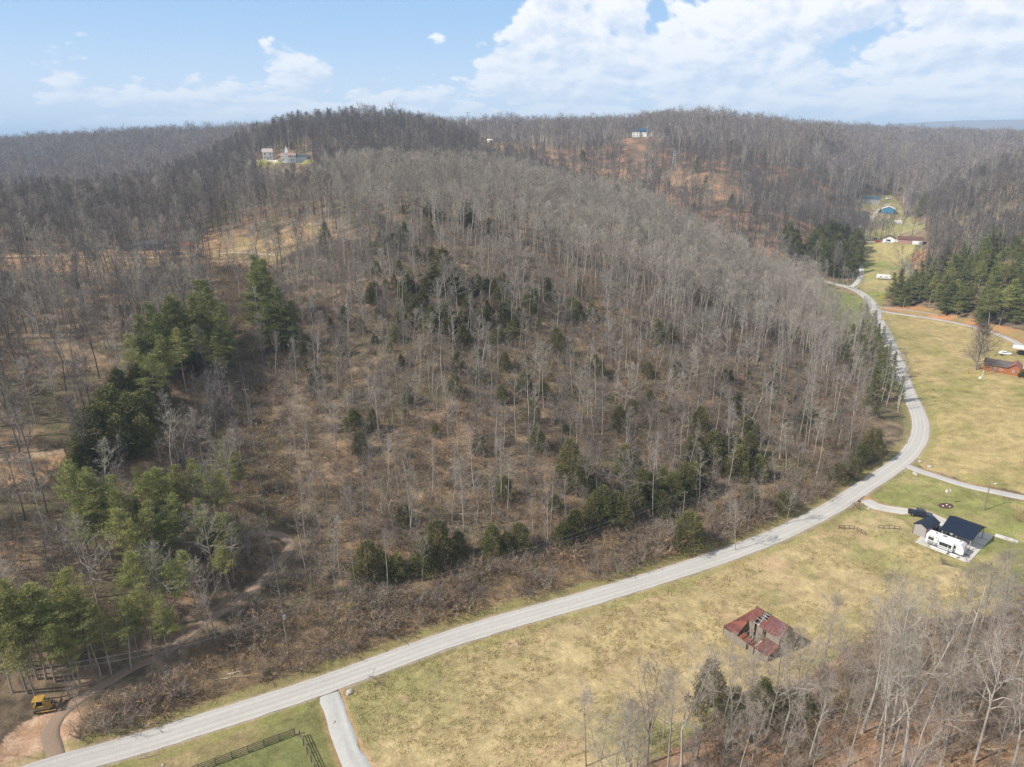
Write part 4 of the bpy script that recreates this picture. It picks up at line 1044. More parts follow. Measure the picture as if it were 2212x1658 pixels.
x, y = jitter(470, 760, 5.6); m = ~blocked(x, y) & seen(x, y, 22) & ~inside(x, y, Z_VCLUMP) & (~inside(x, y, Z_BACK) | (npr.uniform(size=len(x)) < .8))
for zt in THIN: m &= ~inside(x, y, zt) | (npr.uniform(size=len(x)) < .12)
lv_ = low_view(x, y, (Z_ORANGE2, Z_ORANGE3, Z_SPURORANGE), 80); m &= ~lv_ | (npr.uniform(size=len(x)) < .26)
for a, b in zip(x[m], y[m]):
    r_ = rnd.random(); pool.append(("polebare" if r_ < .18 else "oakish" if r_ < .26 else "darkwood", a, b, rnd.uniform(12, 24)))
# young trees
ypool = []
x, y = jitter(60, 330, 3.6); z = fastz(x, y); U, V = px_of(x, y, z)
p = np.where(V < np.interp(U, vdense_u, vdense_v), .28, .55); p = np.where(inside(x, y, Z_BRUSH), np.where(U > 1400, .55, .04), p); p = np.where(inside(x, y, Z_CUT), .0, p)
for zt in THIN: p = np.where(inside(x, y, zt), .03, p)
p = np.where((V > np.interp(U, [1200, 1290, 1500, 1700, 1850, 1960, 2080, 2212], [1670, 1625, 1580, 1500, 1412, 1355, 1325, 1265])) & (U > 1200), .42, p)
rs_ = (U > 1880) & (V > 640) & (V < 1250); p = np.where(rs_, 0, p)
p *= .5 + 1.0 * (fbm(x / 22, y / 22, 77) > .47)
m = (npr.uniform(size=len(x)) < p) & ~blocked(x, y, margin=2.2)
for a, b in zip(x[m], y[m]): ypool.append(("sapling", a, b, rnd.uniform(3.5, 9.5)))

def rank(pl, n):
    P_ = np.array([(a[1], a[2], a[3]) for a in pl]); z = fastz(P_[:, 0], P_[:, 1]); U, V = project(P_[:, 0], P_[:, 1], z + P_[:, 2] * .5)
    d = np.sqrt(P_[:, 0] ** 2 + P_[:, 1] ** 2 + (z - CAM_H) ** 2); s = P_[:, 2] / d
    s = np.where((U > -20) & (U < 2232) & (V < 1690), s, 0)
    o = np.argsort(-s); return set(o[:n].tolist())
LOOK = {"crestwood": "pale-crowned bare tree", "polebare": "straight pole-like bare tree", "poplar": "slender pale bare tree", "oakish": "spreading grey bare tree", "forked": "forked bare tree", "darkwood": "dark-stemmed bare tree",
        "big": "large pale bare tree", "bigslim": "slim brown-twigged bare tree", "bigmulti": "bushy bare tree"}
top = rank(pool, 300 - n_bare)
for i in top:
    k, x, y, h = pool[i]; g = region(x, y)
    plant(k, x, y, h, "bare_tree", (LOOK[k], g), "tree", LOOK[k] + " " + g)
ytop = rank(ypool, 260)
for i in ytop:
    k, x, y, h = ypool[i]; g = region(x, y); plant(k, x, y, h, "young_tree", ("thin young tree", g), "tree", "young trees " + g)

# --- tell the members of each group apart: size class, then place from the left
ORD = "first second third fourth fifth sixth seventh eighth ninth tenth eleventh twelfth thirteenth fourteenth fifteenth sixteenth seventeenth eighteenth nineteenth twentieth".split()
_by = {}
for n_ in NOTE: _by.setdefault((n_[1], n_[2]), []).append(n_)
for (noun, place), L_ in _by.items():
    if len(L_) == 1: L_[0][0]["label"] = "only " + noun + " " + place if len(noun.split()) < 5 else noun + " " + place; continue
    hs = sorted(n_[3] for n_ in L_); q1, q2 = hs[len(hs) // 3], hs[2 * len(hs) // 3]
    cls = {"": L_} if len(L_) <= 20 else {"low ": [n_ for n_ in L_ if n_[3] < q1], "middling ": [n_ for n_ in L_ if q1 <= n_[3] < q2], "tall ": [n_ for n_ in L_ if n_[3] >= q2]}
    if any(len(v) > 20 for v in cls.values()):
        c2 = {}
        for cn, v in cls.items():
            ds_ = sorted(math.hypot(*n_[0].location[:2]) for n_ in v); a1, a2 = ds_[len(v) // 3], ds_[2 * len(v) // 3]
            for n_ in v:
                d_ = math.hypot(*n_[0].location[:2]); c2.setdefault(cn + ('front-row ' if d_ < a1 else 'mid-row ' if d_ < a2 else 'back-row '), []).append(n_)
        cls = c2
    for cn, M_ in cls.items():
        for k_, n_ in enumerate(sorted(M_, key=lambda n_: n_[4])):
            if len(M_) <= 20: n_[0]["label"] = f"{ORD[k_]} {cn}{noun} from the left {place}"
            elif k_ < 10: n_[0]["label"] = f"{ORD[k_]} {cn}{noun} from the left {place}"
            elif k_ >= len(M_) - 10: n_[0]["label"] = f"{ORD[len(M_) - 1 - k_]} {cn}{noun} from the right {place}"
            else: n_[0]["label"] = f"{cn}{noun} among others {place}"
# --- everything past the first 300 of a kind: one object each, points carrying instances
def instancer(name, meshes, P, rot, sc, label, cat, group=None, tilt=.04):
    srcs = bpy.data.collections.new(name + "_kinds")
    for k, me in enumerate(meshes): srcs.objects.link(bpy.data.objects.new(f"{name}_kind_{k}", me))
    pm = bpy.data.meshes.new(name); P = np.asarray(P, np.float32); pm.vertices.add(len(P)); pm.vertices.foreach_set("co", P.ravel())
    def attr(nm, ty, v, key="value"):
        a = pm.attributes.new(nm, ty, "POINT"); a.data.foreach_set(key, np.asarray(v).ravel())
    attr("pick", "INT", npr.randint(0, len(meshes), len(P)).astype(np.int32))
    attr("turn", "FLOAT_VECTOR", np.column_stack([npr.normal(size=len(P)) * tilt, npr.normal(size=len(P)) * tilt, rot]).astype(np.float32), "vector")
    attr("size", "FLOAT", np.asarray(sc, np.float32))
    o = link(name, pm)
    ng = bpy.data.node_groups.new(name, "GeometryNodeTree")
    ng.interface.new_socket("Geometry", in_out="INPUT", socket_type="NodeSocketGeometry"); ng.interface.new_socket("Geometry", in_out="OUTPUT", socket_type="NodeSocketGeometry")
    gi = ng.nodes.new("NodeGroupInput"); go = ng.nodes.new("NodeGroupOutput")
    ci = ng.nodes.new("GeometryNodeCollectionInfo"); ci.inputs["Collection"].default_value = srcs; ci.inputs["Separate Children"].default_value = True; ci.inputs["Reset Children"].default_value = True
    ip = ng.nodes.new("GeometryNodeInstanceOnPoints"); ip.inputs["Pick Instance"].default_value = True
    def na(nm, ty):
        a = ng.nodes.new("GeometryNodeInputNamedAttribute"); a.data_type = ty; a.inputs[0].default_value = nm
        return next(s for s in a.outputs if s.enabled and s.name == "Attribute")
    lk = ng.links
    lk.new(gi.outputs[0], ip.inputs["Points"]); lk.new(ci.outputs[0], ip.inputs["Instance"]); lk.new(na("pick", "INT"), ip.inputs["Instance Index"])
    er = ng.nodes.new("FunctionNodeEulerToRotation"); lk.new(na("turn", "FLOAT_VECTOR"), er.inputs[0]); lk.new(er.outputs[0], ip.inputs["Rotation"])
    lk.new(na("size", "FLOAT"), ip.inputs["Scale"]); lk.new(ip.outputs[0], go.inputs[0])
    md = o.modifiers.new("scatter", "NODES"); md.node_group = ng
    tag(o, label, cat, group, "stuff"); return o
for kinds, nm, lab in ((("crestwood",), "crest_wood", "wood of pale-crowned leafless trees along the ridge of the near hill"), (("polebare",), "pole_wood", "wood of straight pole-like leafless trees on the hill"), (("poplar",), "pale_bare_wood", "wood of pale straight leafless trees covering the hillsides"), (("oakish", "forked"), "grey_bare_wood", "wood of grey spreading leafless trees covering the hillsides"),
                       (("darkwood",), "dark_bare_wood", "wood of dark-stemmed leafless trees, thickest on the left"), (("big", "bigslim", "bigmulti"), "foreground_bare_wood", "leafless trees filling in the wood at the lower right")):
    sel = [pool[i] for i in range(len(pool)) if i not in top and pool[i][0] in kinds]
    if not sel: continue
    A_ = np.array([(a[1], a[2], a[3]) for a in sel]); ms = [v[2] for kk in kinds for v in VAR[kk]]; h0 = VAR[kinds[0]][0][3]
    instancer(nm, ms, np.column_stack([A_[:, 0], A_[:, 1], fastz(A_[:, 0], A_[:, 1])]), npr.uniform(0, 6.28, len(A_)), A_[:, 2] / h0, lab, "wood")
sel = [ypool[i] for i in range(len(ypool)) if i not in ytop]; A_ = np.array([(a[1], a[2], a[3]) for a in sel])
instancer("young_wood", [v[2] for v in VAR["sapling"]], np.column_stack([A_[:, 0], A_[:, 1], fastz(A_[:, 0], A_[:, 1])]), npr.uniform(0, 6.28, len(A_)), A_[:, 2] / 9, "leafless saplings growing through the brown understorey of the hill", "saplings")
# far slopes
fm = [far_hardwoods(s).mesh("far_wood", [BK_PALE, TW_MAUVE if s % 3 else TW_BROWN]) for s in range(6)]
x, y = jitter(760, 1750, 8.6, 42); m = ~blocked(x, y) & seen(x, y, 22)
for zt in THIN: m &= ~inside(x, y, zt) | (npr.uniform(size=len(x)) < .1)
m &= ~low_view(x, y, (Z_ORANGE3, Z_SPURORANGE), 110) | (npr.uniform(size=len(x)) < .25)
x, y = x[m], y[m]; instancer("far_wood", fm, np.column_stack([x, y, fastz(x, y)]), npr.uniform(0, 6.28, len(x)), npr.uniform(.62, 1.2, len(x)) * (1 + .7 * (fbm(x / 55, y / 55, 90) - .5)), "leafless woods on the far ridges", "wood")
vm = [very_far_woods(s).mesh("distant_wood", [BK_GREY, TW_GREY if s % 2 else TW_BROWN]) for s in range(5)]
x, y = jitter(1750, 5200, 25, 40); m = seen(x, y, 22); x, y = x[m], y[m]
instancer("distant_wood", vm, np.column_stack([x, y, fastz(x, y)]), npr.uniform(0, 6.28, len(x)), npr.uniform(.8, 1.25, len(x)), "leafless woods along the horizon", "wood")
# scattered far evergreens
x, y = jitter(430, 2600, 26, 40); r = np.hypot(x, y); right = np.arctan2(x, y)
m = (npr.uniform(size=len(x)) < np.where(right > .25, .26, .05) * (fbm(x / 130, y / 130, 6) > .5)) & ~blocked(x, y) & seen(x, y, 16)
x, y = x[m], y[m]
ex = [at_y(u, d, 0) for u, d in ((1440,1180),(1450,1190),(1460,1200),(1470,1200),(1500,1190),(1290,860),(1298,850),(1310,870),(1640,860),(1830,1050),(1850,1060),(1870,1040),(1890,1050),(330,760),(345,770),(420,760),(432,770),(650,640),(1235,560),(1250,560),(1262,555),(1245,570))]
x = np.concatenate([x, [e[0] for e in ex]]); y = np.concatenate([y, [e[1] for e in ex]])
for a_, b_ in top_at(1800,272,14), top_at(1860,283,14), top_at(1840,280,14), top_at(1815,285,12), top_at(1880,285,12), top_at(1870,276,13): x = np.append(x, a_); y = np.append(y, b_)
instancer("far_evergreens", [v[2] for v in VAR["fullpine"]] + [v[2] for v in VAR["cedar"]], np.column_stack([x, y, fastz(x, y)]), npr.uniform(0, 6.28, len(x)), npr.uniform(.6, 1.1, len(x)), "dark evergreens dotted through the far leafless woods", "evergreens")

# --- undergrowth
sh = [shrub(s, 1.7, 1.5, 230, arch=.16, stems=12).mesh("brush", [BR_BRN, BR_TAN if s % 2 else BR_BRN]) for s in range(4)] + [shrub(10 + s, 2.3, 1.8, 280, tw=.04, arch=.12, stems=13).mesh("brush", [BR_BRN, TW_BROWN]) for s in range(3)]
x, y = jitter(80, 240, 1.45); zz = inside(x, y, Z_BRUSH); d_, _ = road_dist(x, y, ROADK)
m = zz & (npr.uniform(size=len(x)) < .85) & (d_ > 2.6); x1, y1 = x[m], y[m]
x, y = jitter(58, 330, 1.95); z = fastz(x, y); U, V = px_of(x, y, z)
m = ~blocked(x, y, margin=1.4) & ~inside(x, y, Z_BRUSH) & (npr.uniform(size=len(x)) < np.where(U < 480, .40, .80) * np.where(fbm(x / 11, y / 11, 61) > .46, 1.0, .45))
for zt in THIN: m &= ~inside(x, y, zt)
m &= ~inside(x, y, PW); m &= ~((U > 1880) & (V > 640) & (V < 1250)); m &= ~inside(x, y, pond) | (npr.uniform(size=len(x)) < .3)
x = np.concatenate([x1, x[m]]); y = np.concatenate([y1, y[m]])
instancer("brush", sh, np.column_stack([x, y, fastz(x, y)]), npr.uniform(0, 6.28, len(x)), npr.uniform(.6, 1.6, len(x)) * np.where(np.arange(len(x)) < len(x1), .60 + 1.15 * np.clip(fbm(x / 6, y / 6, 14) - .32, 0, 1) * 2.2, 1.0), "tangled brown brush along the road and under the trees", "brush", tilt=.1)
vmn = [vine_mound(s).mesh("thicket", [BR_TAN, VINE]) for s in range(4)]
x, y = jitter(88, 300, 5.0); z = fastz(x, y); U, V = px_of(x, y, z)
m = ~blocked(x, y, margin=3) & (U > 470) & (V > 520) & (fbm(x / 24, y / 24, 33) > .44) & (npr.uniform(size=len(x)) < .8) & ~inside(x, y, Z_BRUSH) & ~((U > 1880) & (V > 640))
x, y = x[m], y[m]; instancer("vine_thicket", vmn, np.column_stack([x, y, fastz(x, y) - .15]), npr.uniform(0, 6.28, len(x)), npr.uniform(.45, 1.15, len(x)), "olive and tan vine thickets heaped over the bushes of the hill", "thicket", tilt=.1)
def sticks(seed):
    rs = np.random.RandomState(seed); g = Geo()
    for i in range(7):
        a = rs.uniform(0, 6.28); L = rs.uniform(.7, 2.6); p = np.array([*rs.uniform(-1.6, 1.6, 2), .06]); d = np.array([math.cos(a) * L, math.sin(a) * L, rs.uniform(-.02, .18) * L]); tube(g, [p, p + d * .5 + rs.normal(size=3) * .08, p + d], [.05, .035, .01], 3, cap=False)
    return g
stk = [sticks(s).mesh("fallen_sticks", [BR_TAN]) for s in range(4)]
x, y = jitter(56, 210, 3.2); U, V = px_of(x, y, fastz(x, y)); m = ~blocked(x, y, margin=1.5) & (npr.uniform(size=len(x)) < .62) & ~((U > 1880) & (V > 640) & (V < 1250)); x, y = x[m], y[m]
instancer("fallen_sticks", stk, np.column_stack([x, y, fastz(x, y)]), npr.uniform(0, 6.28, len(x)), npr.uniform(.6, 1.4, len(x)), "pale fallen sticks and branches littering the forest floor", "fallen branches", tilt=.12)
tf = [tuft(s).mesh("grass_tuft", STRAW) for s in range(4)]
x, y = jitter(64, 175, 1.05); m = (inside(x, y, Z_MEADOW) | (inside(x, y, Z_BRUSH) & (npr.uniform(size=len(x)) < .45))) & (fbm(x / 5, y / 5, 19) > .44) & (road_dist(x, y)[0] > .8); x, y = x[m], y[m]
instancer("meadow_grass", tf, np.column_stack([x, y, fastz(x, y)]), npr.uniform(0, 6.28, len(x)), npr.uniform(.5, 1.2, len(x)), "tufts of dry straw coloured grass over the near meadow", "grass", tilt=.1)
print("COUNTS pool", len(pool), "ypool", len(ypool), "top", len(top), "objects", len(bpy.data.objects))
# ---------------------------------------------------------------- built things
def bx(g, c, s, rz=0.0, m=0, ry=0.0, rx=0.0):
    """a box: centre, size, turned about z (after a tilt about y or x)"""
    x, y, z = [v / 2 for v in s]
    V = np.array([(a, b, d) for d in (-z, z) for a, b in ((-x, -y), (x, -y), (x, y), (-x, y))])
    M = np.array(Matrix.Rotation(rz, 3, "Z") @ Matrix.Rotation(ry, 3, "Y") @ Matrix.Rotation(rx, 3, "X"))
    g.add(V @ M.T + np.array(c), None, [(0, 3, 2, 1), (4, 5, 6, 7), (0, 1, 5, 4), (1, 2, 6, 5), (2, 3, 7, 6), (3, 0, 4, 7)], m)
def quadslab(g, P, t=.08, m=0):
    """a slab under four corner points"""
    P = np.array(P, float); n = _unit(np.cross(P[1] - P[0], P[3] - P[0])); n = n if n[2] > 0 else -n
    V = np.vstack([P - n * t, P]); g.add(V, None, [(0, 3, 2, 1), (4, 5, 6, 7), (0, 1, 5, 4), (1, 2, 6, 5), (2, 3, 7, 6), (3, 0, 4, 7)], m)
def beam(g, a, b, w=.1, h=.1, m=0):
    a, b = np.array(a, float), np.array(b, float); d = b - a; L = np.linalg.norm(d)
    rz = math.atan2(d[1], d[0]); ry = -math.asin(d[2] / L); bx(g, (a + b) / 2, (L, w, h), rz, m, ry)
def rod(g, a, b, r=.05, sides=6, m=0, r2=None): tube(g, [a, b], [r, r if r2 is None else r2], sides, m)
def gable_wall(g, L, W, e, r, t=.12, m=0, z0=-.3):
    """four walls of a gabled block, ridge along x; the gables rise to r"""
    for s in (-1, 1):
        bx(g, (0, s * (W / 2 - t / 2), (e + z0) / 2), (L, t, e - z0), m=m)
        x = s * (L / 2 - t / 2); w = W / 2 - t
        V = [(x + dx, yy, zz) for dx in (-t / 2, t / 2) for yy, zz in ((-w, z0), (w, z0), (w, e + (r - e) * t / (W / 2)), (0, r), (-w, e + (r - e) * t / (W / 2)))]
        g.add(V, None, [(0, 1, 6, 5), (1, 2, 7, 6), (4, 0, 5, 9)], m); g.add(V, [(0, 4, 1), (4, 2, 1), (4, 3, 2), (5, 6, 9), (6, 7, 9), (7, 8, 9)], [(2, 3, 8, 7), (3, 4, 9, 8)], m)
def gable_roof(g, L, W, e, r, over=.4, t=.12, m=0, lift=.14):
    k = (r - e) / (W / 2); y1 = W / 2 + over; ze = r - k * y1
    for s in (-1, 1):
        P = [(-L / 2 - over, 0, r + lift), (L / 2 + over, 0, r + lift), (L / 2 + over, s * y1, ze + lift), (-L / 2 - over, s * y1, ze + lift)]
        quadslab(g, P if s < 0 else P[::-1], t, m)
def window(root, x, y, z, w, h, side="y-", fr=None, pane=None, label=None):
    """a framed window set 3 cm proud of a wall"""
    g = Geo(); q = Geo()
    ax = side[0]; sg = -1 if side[1] == "-" else 1
    def b(gg, u, v, su, sv, th, off):
        if ax == "y": bx(gg, (x + u, y + sg * off, z + v), (su, th, sv))
        else: bx(gg, (x + sg * off, y + u, z + v), (th, su, sv))
    f = max(.07, w * .07)
    b(g, -w / 2 + f / 2, 0, f, h, .06, .03); b(g, w / 2 - f / 2, 0, f, h, .06, .03); b(g, 0, h / 2 - f / 2, w - 2 * f, f, .06, .03); b(g, 0, -h / 2 + f / 2, w - 2 * f, f, .06, .03)
    b(g, 0, 0, .05, h - 2 * f, .05, .03)
    b(q, 0, 0, w - 2 * f, h - 2 * f, .02, .012)
    wo_ = link("window", g.mesh("window", [fr or M_WHITE]), root); link("pane", q.mesh("pane", [pane or M_GLASS]), wo_); return wo_
def door(root, x, y, z, w, h, side="y-", m=None):
    g = Geo(); sg = -1 if side[1] == "-" else 1
    if side[0] == "y": bx(g, (x, y + sg * .03, z + h / 2), (w, .06, h))
    else: bx(g, (x + sg * .03, y, z + h / 2), (.06, w, h))
    return link("door", g.mesh("door", [m or M_DOOR]), root)
def thing(name, label, cat, x, y, z, rot=0.0, group=None):
    o = link(name, None, None, (x, y, z), rot); return tag(o, label, cat, group)
def add(root, name, g, m, label=None, smooth=False):
    o = link(name, g.mesh(name, m if isinstance(m, list) else [m], smooth), root)
    if label: o["label"] = label
    return o
M_WHITE = mat("white_paint", (.74, .74, .72), rough=.5, var=.05, scale=1.5)
M_GLASS = mat("dark_glass", (.03, .04, .05), rough=.08, var=.2, spec=.6)
M_DOOR = mat("door_paint", (.25, .22, .20), rough=.6)
M_NAVY = mat("navy_metal", (.010, .016, .034), rough=.55, var=.15, scale=.8, spec=.3)
M_CONC = mat("concrete", (.50, .475, .43), rough=.9, var=.10, scale=.9, bump=.1)
M_WOODG = mat("weathered_wood", (.17, .15, .125), c2=(.36, .31, .25), scale=2, stretch=(6, 6, .5), rough=.9, bump=.2)
M_WOODB = mat("brown_wood", (.12, .075, .045), c2=(.22, .14, .085), scale=2, stretch=(5, 5, .5), rough=.9)
M_WOODO = mat("orange_wood", (.50, .24, .09), c2=(.30, .16, .08), scale=1.5, stretch=(5, 5, .5), rough=.85)
M_RUST = mat("rusty_tin", (.10, .028, .024), c2=(.19, .075, .055), scale=1.1, stretch=(1, 1, 1), rough=.55, bump=.15, detail=8)
M_RUST2 = mat("purple_rust_tin", (.10, .045, .048), c2=(.175, .08, .075), scale=1.4, rough=.45, bump=.1, detail=8)
M_RUST3 = mat("bright_rust_tin", (.17, .045, .03), c2=(.27, .11, .065), scale=1.6, rough=.6, bump=.15, detail=8)
M_STEEL = mat("grey_steel", (.42, .43, .44), rough=.4, metal=.6, var=.1)
M_BLACK = mat("black_rubber", (.02, .02, .022), rough=.8, var=.1)
M_POLE = mat("creosoted_pole", (.17, .135, .10), c2=(.28, .24, .19), scale=2, stretch=(4, 4, .3), rough=.95)

# --- concrete slab with its joints, walk and drive-in
V = np.array([(p[0], p[1], SLAB_Z) for p in _sl]); g = Geo()
def lerp2(u, v): return (V[0] * (1 - u) + V[1] * u) * (1 - v) + (V[3] * (1 - u) + V[2] * u) * v
nu, nv = 4, 5; gap = .006
slab_root = tag(link("concrete_slab", None, None, tuple(V.mean(0))), kind="structure")
for a in range(nu):
    for b in range(nv):
        q = [lerp2(a / nu + gap, b / nv + gap), lerp2((a + 1) / nu - gap, b / nv + gap), lerp2((a + 1) / nu - gap, (b + 1) / nv - gap), lerp2(a / nu + gap, (b + 1) / nv - gap)]
        g = Geo(); quadslab(g, [p - V.mean(0) for p in q], .16); add(slab_root, "slab_panel", g, M_CONC)
g = Geo(); w0, w1 = np.array(at_z(2150,1155,1.8)), np.array(at_z(2200,1169,2.0)); d = _unit(w1 - w0); n_ = np.array([-d[1], d[0]]) * .8
g = Geo(); quadslab(g, [(*(w0 - n_), gz(*w0) + .10), (*(w1 - n_), gz(*w1) + .10), (*(w1 + n_), gz(*w1) + .10), (*(w0 + n_), gz(*w0) + .10)], .4)
tag(link("footpath", g.mesh("footpath", [mat("pale_concrete", (.54, .51, .46), rough=.9)])), kind="structure")

# --- narrow garden shed with a navy roof
cx, cy_ = (np.array(at_z(1970,1153,SLAB_Z)) + np.array(at_z(2021,1146,SLAB_Z))) / 2
t = thing("garden_shed", "small grey-sided shed with a navy metal roof beside the white trailer", "shed", cx + .2, cy_ - .2, SLAB_Z, R(32))
M_SIDE = mat("taupe_siding", (.30, .27, .255), c2=(.36, .33, .31), scale=1, stretch=(8, 8, .1), rough=.8)
M_TRIM = mat("dark_red_trim", (.13, .055, .045), rough=.7)
g = Geo(); gable_wall(g, 5.4, 2.9, 2.5, 3.15); add(t, "wall", g, M_SIDE)
g = Geo(); gable_roof(g, 5.4, 2.9, 2.5, 3.15, .2); add(t, "roof", g, M_NAVY)
for sx in (-1, 1):
    for sy in (-1, 1):
        g = Geo(); bx(g, (sx * 2.72, sy * 1.47, 1.2), (.12, .12, 2.4)); add(t, "corner_trim", g, M_TRIM)
door(t, 0.4, -1.45, .1, 1.5, 2.0, "y-", M_TRIM); window(t, 2.0, -1.45, 1.5, .6, .7, "y-"); window(t, -1.6, -1.45, 1.5, .6, .7, "y-")

# --- carport with navy gable roof
a_ = np.array([103.3, 143.7]); cc = (np.array(at_z(2061,1123,SLAB_Z + 4.6)) + np.array(at_z(2097,1128,SLAB_Z + 4.6))) / 2
crot = R(-50); ax_ = np.array([math.cos(crot), math.sin(crot)]); cc = cc + ax_ * .6
t = thing("carport", "open carport with a broad navy metal gable roof on the concrete slab", "carport", cc[0], cc[1], SLAB_Z, crot)
g = Geo(); gable_roof(g, 6.2, 8.6, 2.9, 4.6, .25); add(t, "roof", g, M_NAVY)
for s in (-1, 1):
    for k in range(14):
        xk = -3.3 + k * .508; g = Geo(); kk = (4.6 - 2.9) / 4.3
        beam(g, (xk, s * .05, 4.6 + .165), (xk, s * 4.5, 4.6 - kk * 4.5 + .165), .05, .05); add(t, "roof_rib", g, M_NAVY)
for sx in (-1, 0, 1):
    for sy in (-1, 1):
        g = Geo(); bx(g, (sx * 2.95, sy * 4.15, 1.46), (.16, .16, 2.92)); add(t, "post", g, M_SIDE)
g = Geo(); bx(g, (-3.0, 2.2, 1.45), (.12, 3.7, 2.9)); bx(g, (-3.0, -3.2, 1.45), (.12, 1.7, 2.9)); add(t, "wall", g, M_SIDE)
g = Geo(); V5 = [(3.02, -4.1, 3.05), (3.02, 4.1, 3.05), (3.02, 0, 4.6), (3.10, -4.1, 3.05), (3.10, 4.1, 3.05), (3.10, 0, 4.6)]
g.add(V5, [(0, 2, 1), (3, 4, 5)], [(0, 1, 4, 3), (1, 2, 5, 4), (2, 0, 3, 5)]); add(t, "gable_panel", g, M_NAVY)

# --- vehicles
def wheel(root, x, y, r=.36, w=.24, nm="wheel"):
    g = Geo(); tube(g, [(x, y - w / 2, r), (x, y + w / 2, r)], [r, r], 12, cap=True); bx(g, (x, y - w / 2 - .005, r), (r * .9, .02, r * .9))
    o = add(root, nm, g, M_BLACK); h = Geo(); s = 1 if y > 0 else -1
    tube(h, [(x, y + s * (w / 2), r), (x, y + s * (w / 2 + .03), r)], [r * .55, r * .5], 8); add(o, "rim", h, M_STEEL); return o
def loft(g, secs, m=0):
    """skin through a list of cross-sections (each k points), ends closed"""
    k = len(secs[0]); V = np.array(secs, float).reshape(-1, 3); Q = []
    for i in range(len(secs) - 1):
        for j in range(k): Q.append((i * k + j, i * k + (j + 1) % k, (i + 1) * k + (j + 1) % k, (i + 1) * k + j))
    T = [(0, j + 1, j) for j in range(1, k - 1)] + [((len(secs) - 1) * k, (len(secs) - 1) * k + j, (len(secs) - 1) * k + j + 1) for j in range(1, k - 1)]
    g.add(V, T, Q, m)
def body_sec(x, w, z0, z1, tuck=.08):
    return [(x, -w / 2 + .04, z0), (x, -w / 2, z0 + .15), (x, -w / 2, z1 - tuck), (x, -w / 2 + tuck * 1.3, z1), (x, w / 2 - tuck * 1.3, z1), (x, w / 2, z1 - tuck), (x, w / 2, z0 + .15), (x, w / 2 - .04, z0)]
def car(name, label, x, y, z, rot, m, group=None, kind="sedan", cat="car"):
    t = thing(name, label, cat, x, y, z, rot, group)
    g = Geo()
    if kind == "pickup":
        L = 5.4; loft(g, [body_sec(-2.7, 1.8, .45, 1.0), body_sec(-2.6, 1.9, .4, 1.08), body_sec(-.9, 1.92, .38, 1.08), body_sec(1.3, 1.92, .38, 1.08), body_sec(2.3, 1.86, .4, 1.02), body_sec(2.7, 1.7, .5, .85)])
        c = Geo(); loft(c, [body_sec(-.95, 1.7, 1.0, 1.62, .1), body_sec(-.75, 1.6, 1.0, 1.80, .1), body_sec(.55, 1.58, 1.0, 1.82, .1), body_sec(1.35, 1.7, 1.0, 1.15, .1)])
        add(t, "body", g, m, smooth=False); add(t, "cab", c, m)
        bd = Geo(); bx(bd, (-1.8, 0, 1.06), (1.5, 1.6, .06)); add(t, "bed_floor", bd, M_BLACK); wb = 1.65
    else:
        L = 4.5; hgt = 1.45 if kind == "sedan" else 1.75
        loft(g, [body_sec(-2.2, 1.5, .45, .85), body_sec(-2.0, 1.74, .35, .95), body_sec(-.9, 1.8, .3, .95), body_sec(.9, 1.8, .3, .95), body_sec(1.9, 1.72, .35, .85), body_sec(2.25, 1.45, .45, .68)])
        c = Geo(); back = -2.0 if kind != "sedan" else -1.7
        loft(c, [body_sec(back, 1.5, .85, 1.0, .06), body_sec(back + .45, 1.35, .85, hgt, .1), body_sec(.25, 1.35, .85, hgt, .1), body_sec(1.15, 1.55, .85, .98, .06)]); add(t, "body", g, m); add(t, "cabin", c, m); wb = 1.35
    top = 1.82 if kind == "pickup" else (1.45 if kind == "sedan" else 1.75); zz = (1.06 if kind == "pickup" else .95)
    ws = Geo(); x0, x1 = (.62, 1.22) if kind == "pickup" else (.34, 1.02)
    quadslab(ws, [(x0, -.62, top - .06), (x1, -.70, zz + .12), (x1, .70, zz + .12), (x0, .62, top - .06)], .02); add(t, "windscreen", ws, M_GLASS)
    for s in (-1, 1):
        sg = Geo(); bx(sg, (-.15 if kind == "pickup" else -.5, s * .80, (top + zz) / 2 + .01), (1.2 if kind == "pickup" else 1.7, .04, (top - zz) * .55)); add(t, "side_window", sg, M_GLASS)
        hl = Geo(); bx(hl, (L / 2 - .05, s * .62, .72), (.08, .3, .16)); add(t, "headlight", hl, M_WHITE)
        for sx in (-1, 1): wheel(t, sx * wb, s * .80)
    return t
M_CARB = mat("dark_blue_car_paint", (.012, .018, .035), rough=.25, var=.05, spec=.6); M_CARG = mat("grey_blue_car_paint", (.13, .18, .23), rough=.3, var=.05, spec=.6)
M_CARW = mat("white_car_paint", (.72, .73, .74), rough=.3, var=.03, spec=.6); M_CARR = mat("red_car_paint", (.35, .03, .03), rough=.3, var=.05, spec=.6); M_CARK = mat("black_car_paint", (.015, .015, .018), rough=.25, var=.05, spec=.6)
x, y = at_z(1986, 1119, 1.2); car("pickup_truck", "dark navy pickup truck parked behind the small shed, tailgate towards the road", x, y, gz(x, y) + .12, R(-27), M_CARB, kind="pickup", cat="pickup")
x, y = at_z(2027, 1152, SLAB_Z); car("parked_car", "dark car in the shade at the left edge of the navy carport", x, y, SLAB_Z, R(-60), M_CARK, cat="car")

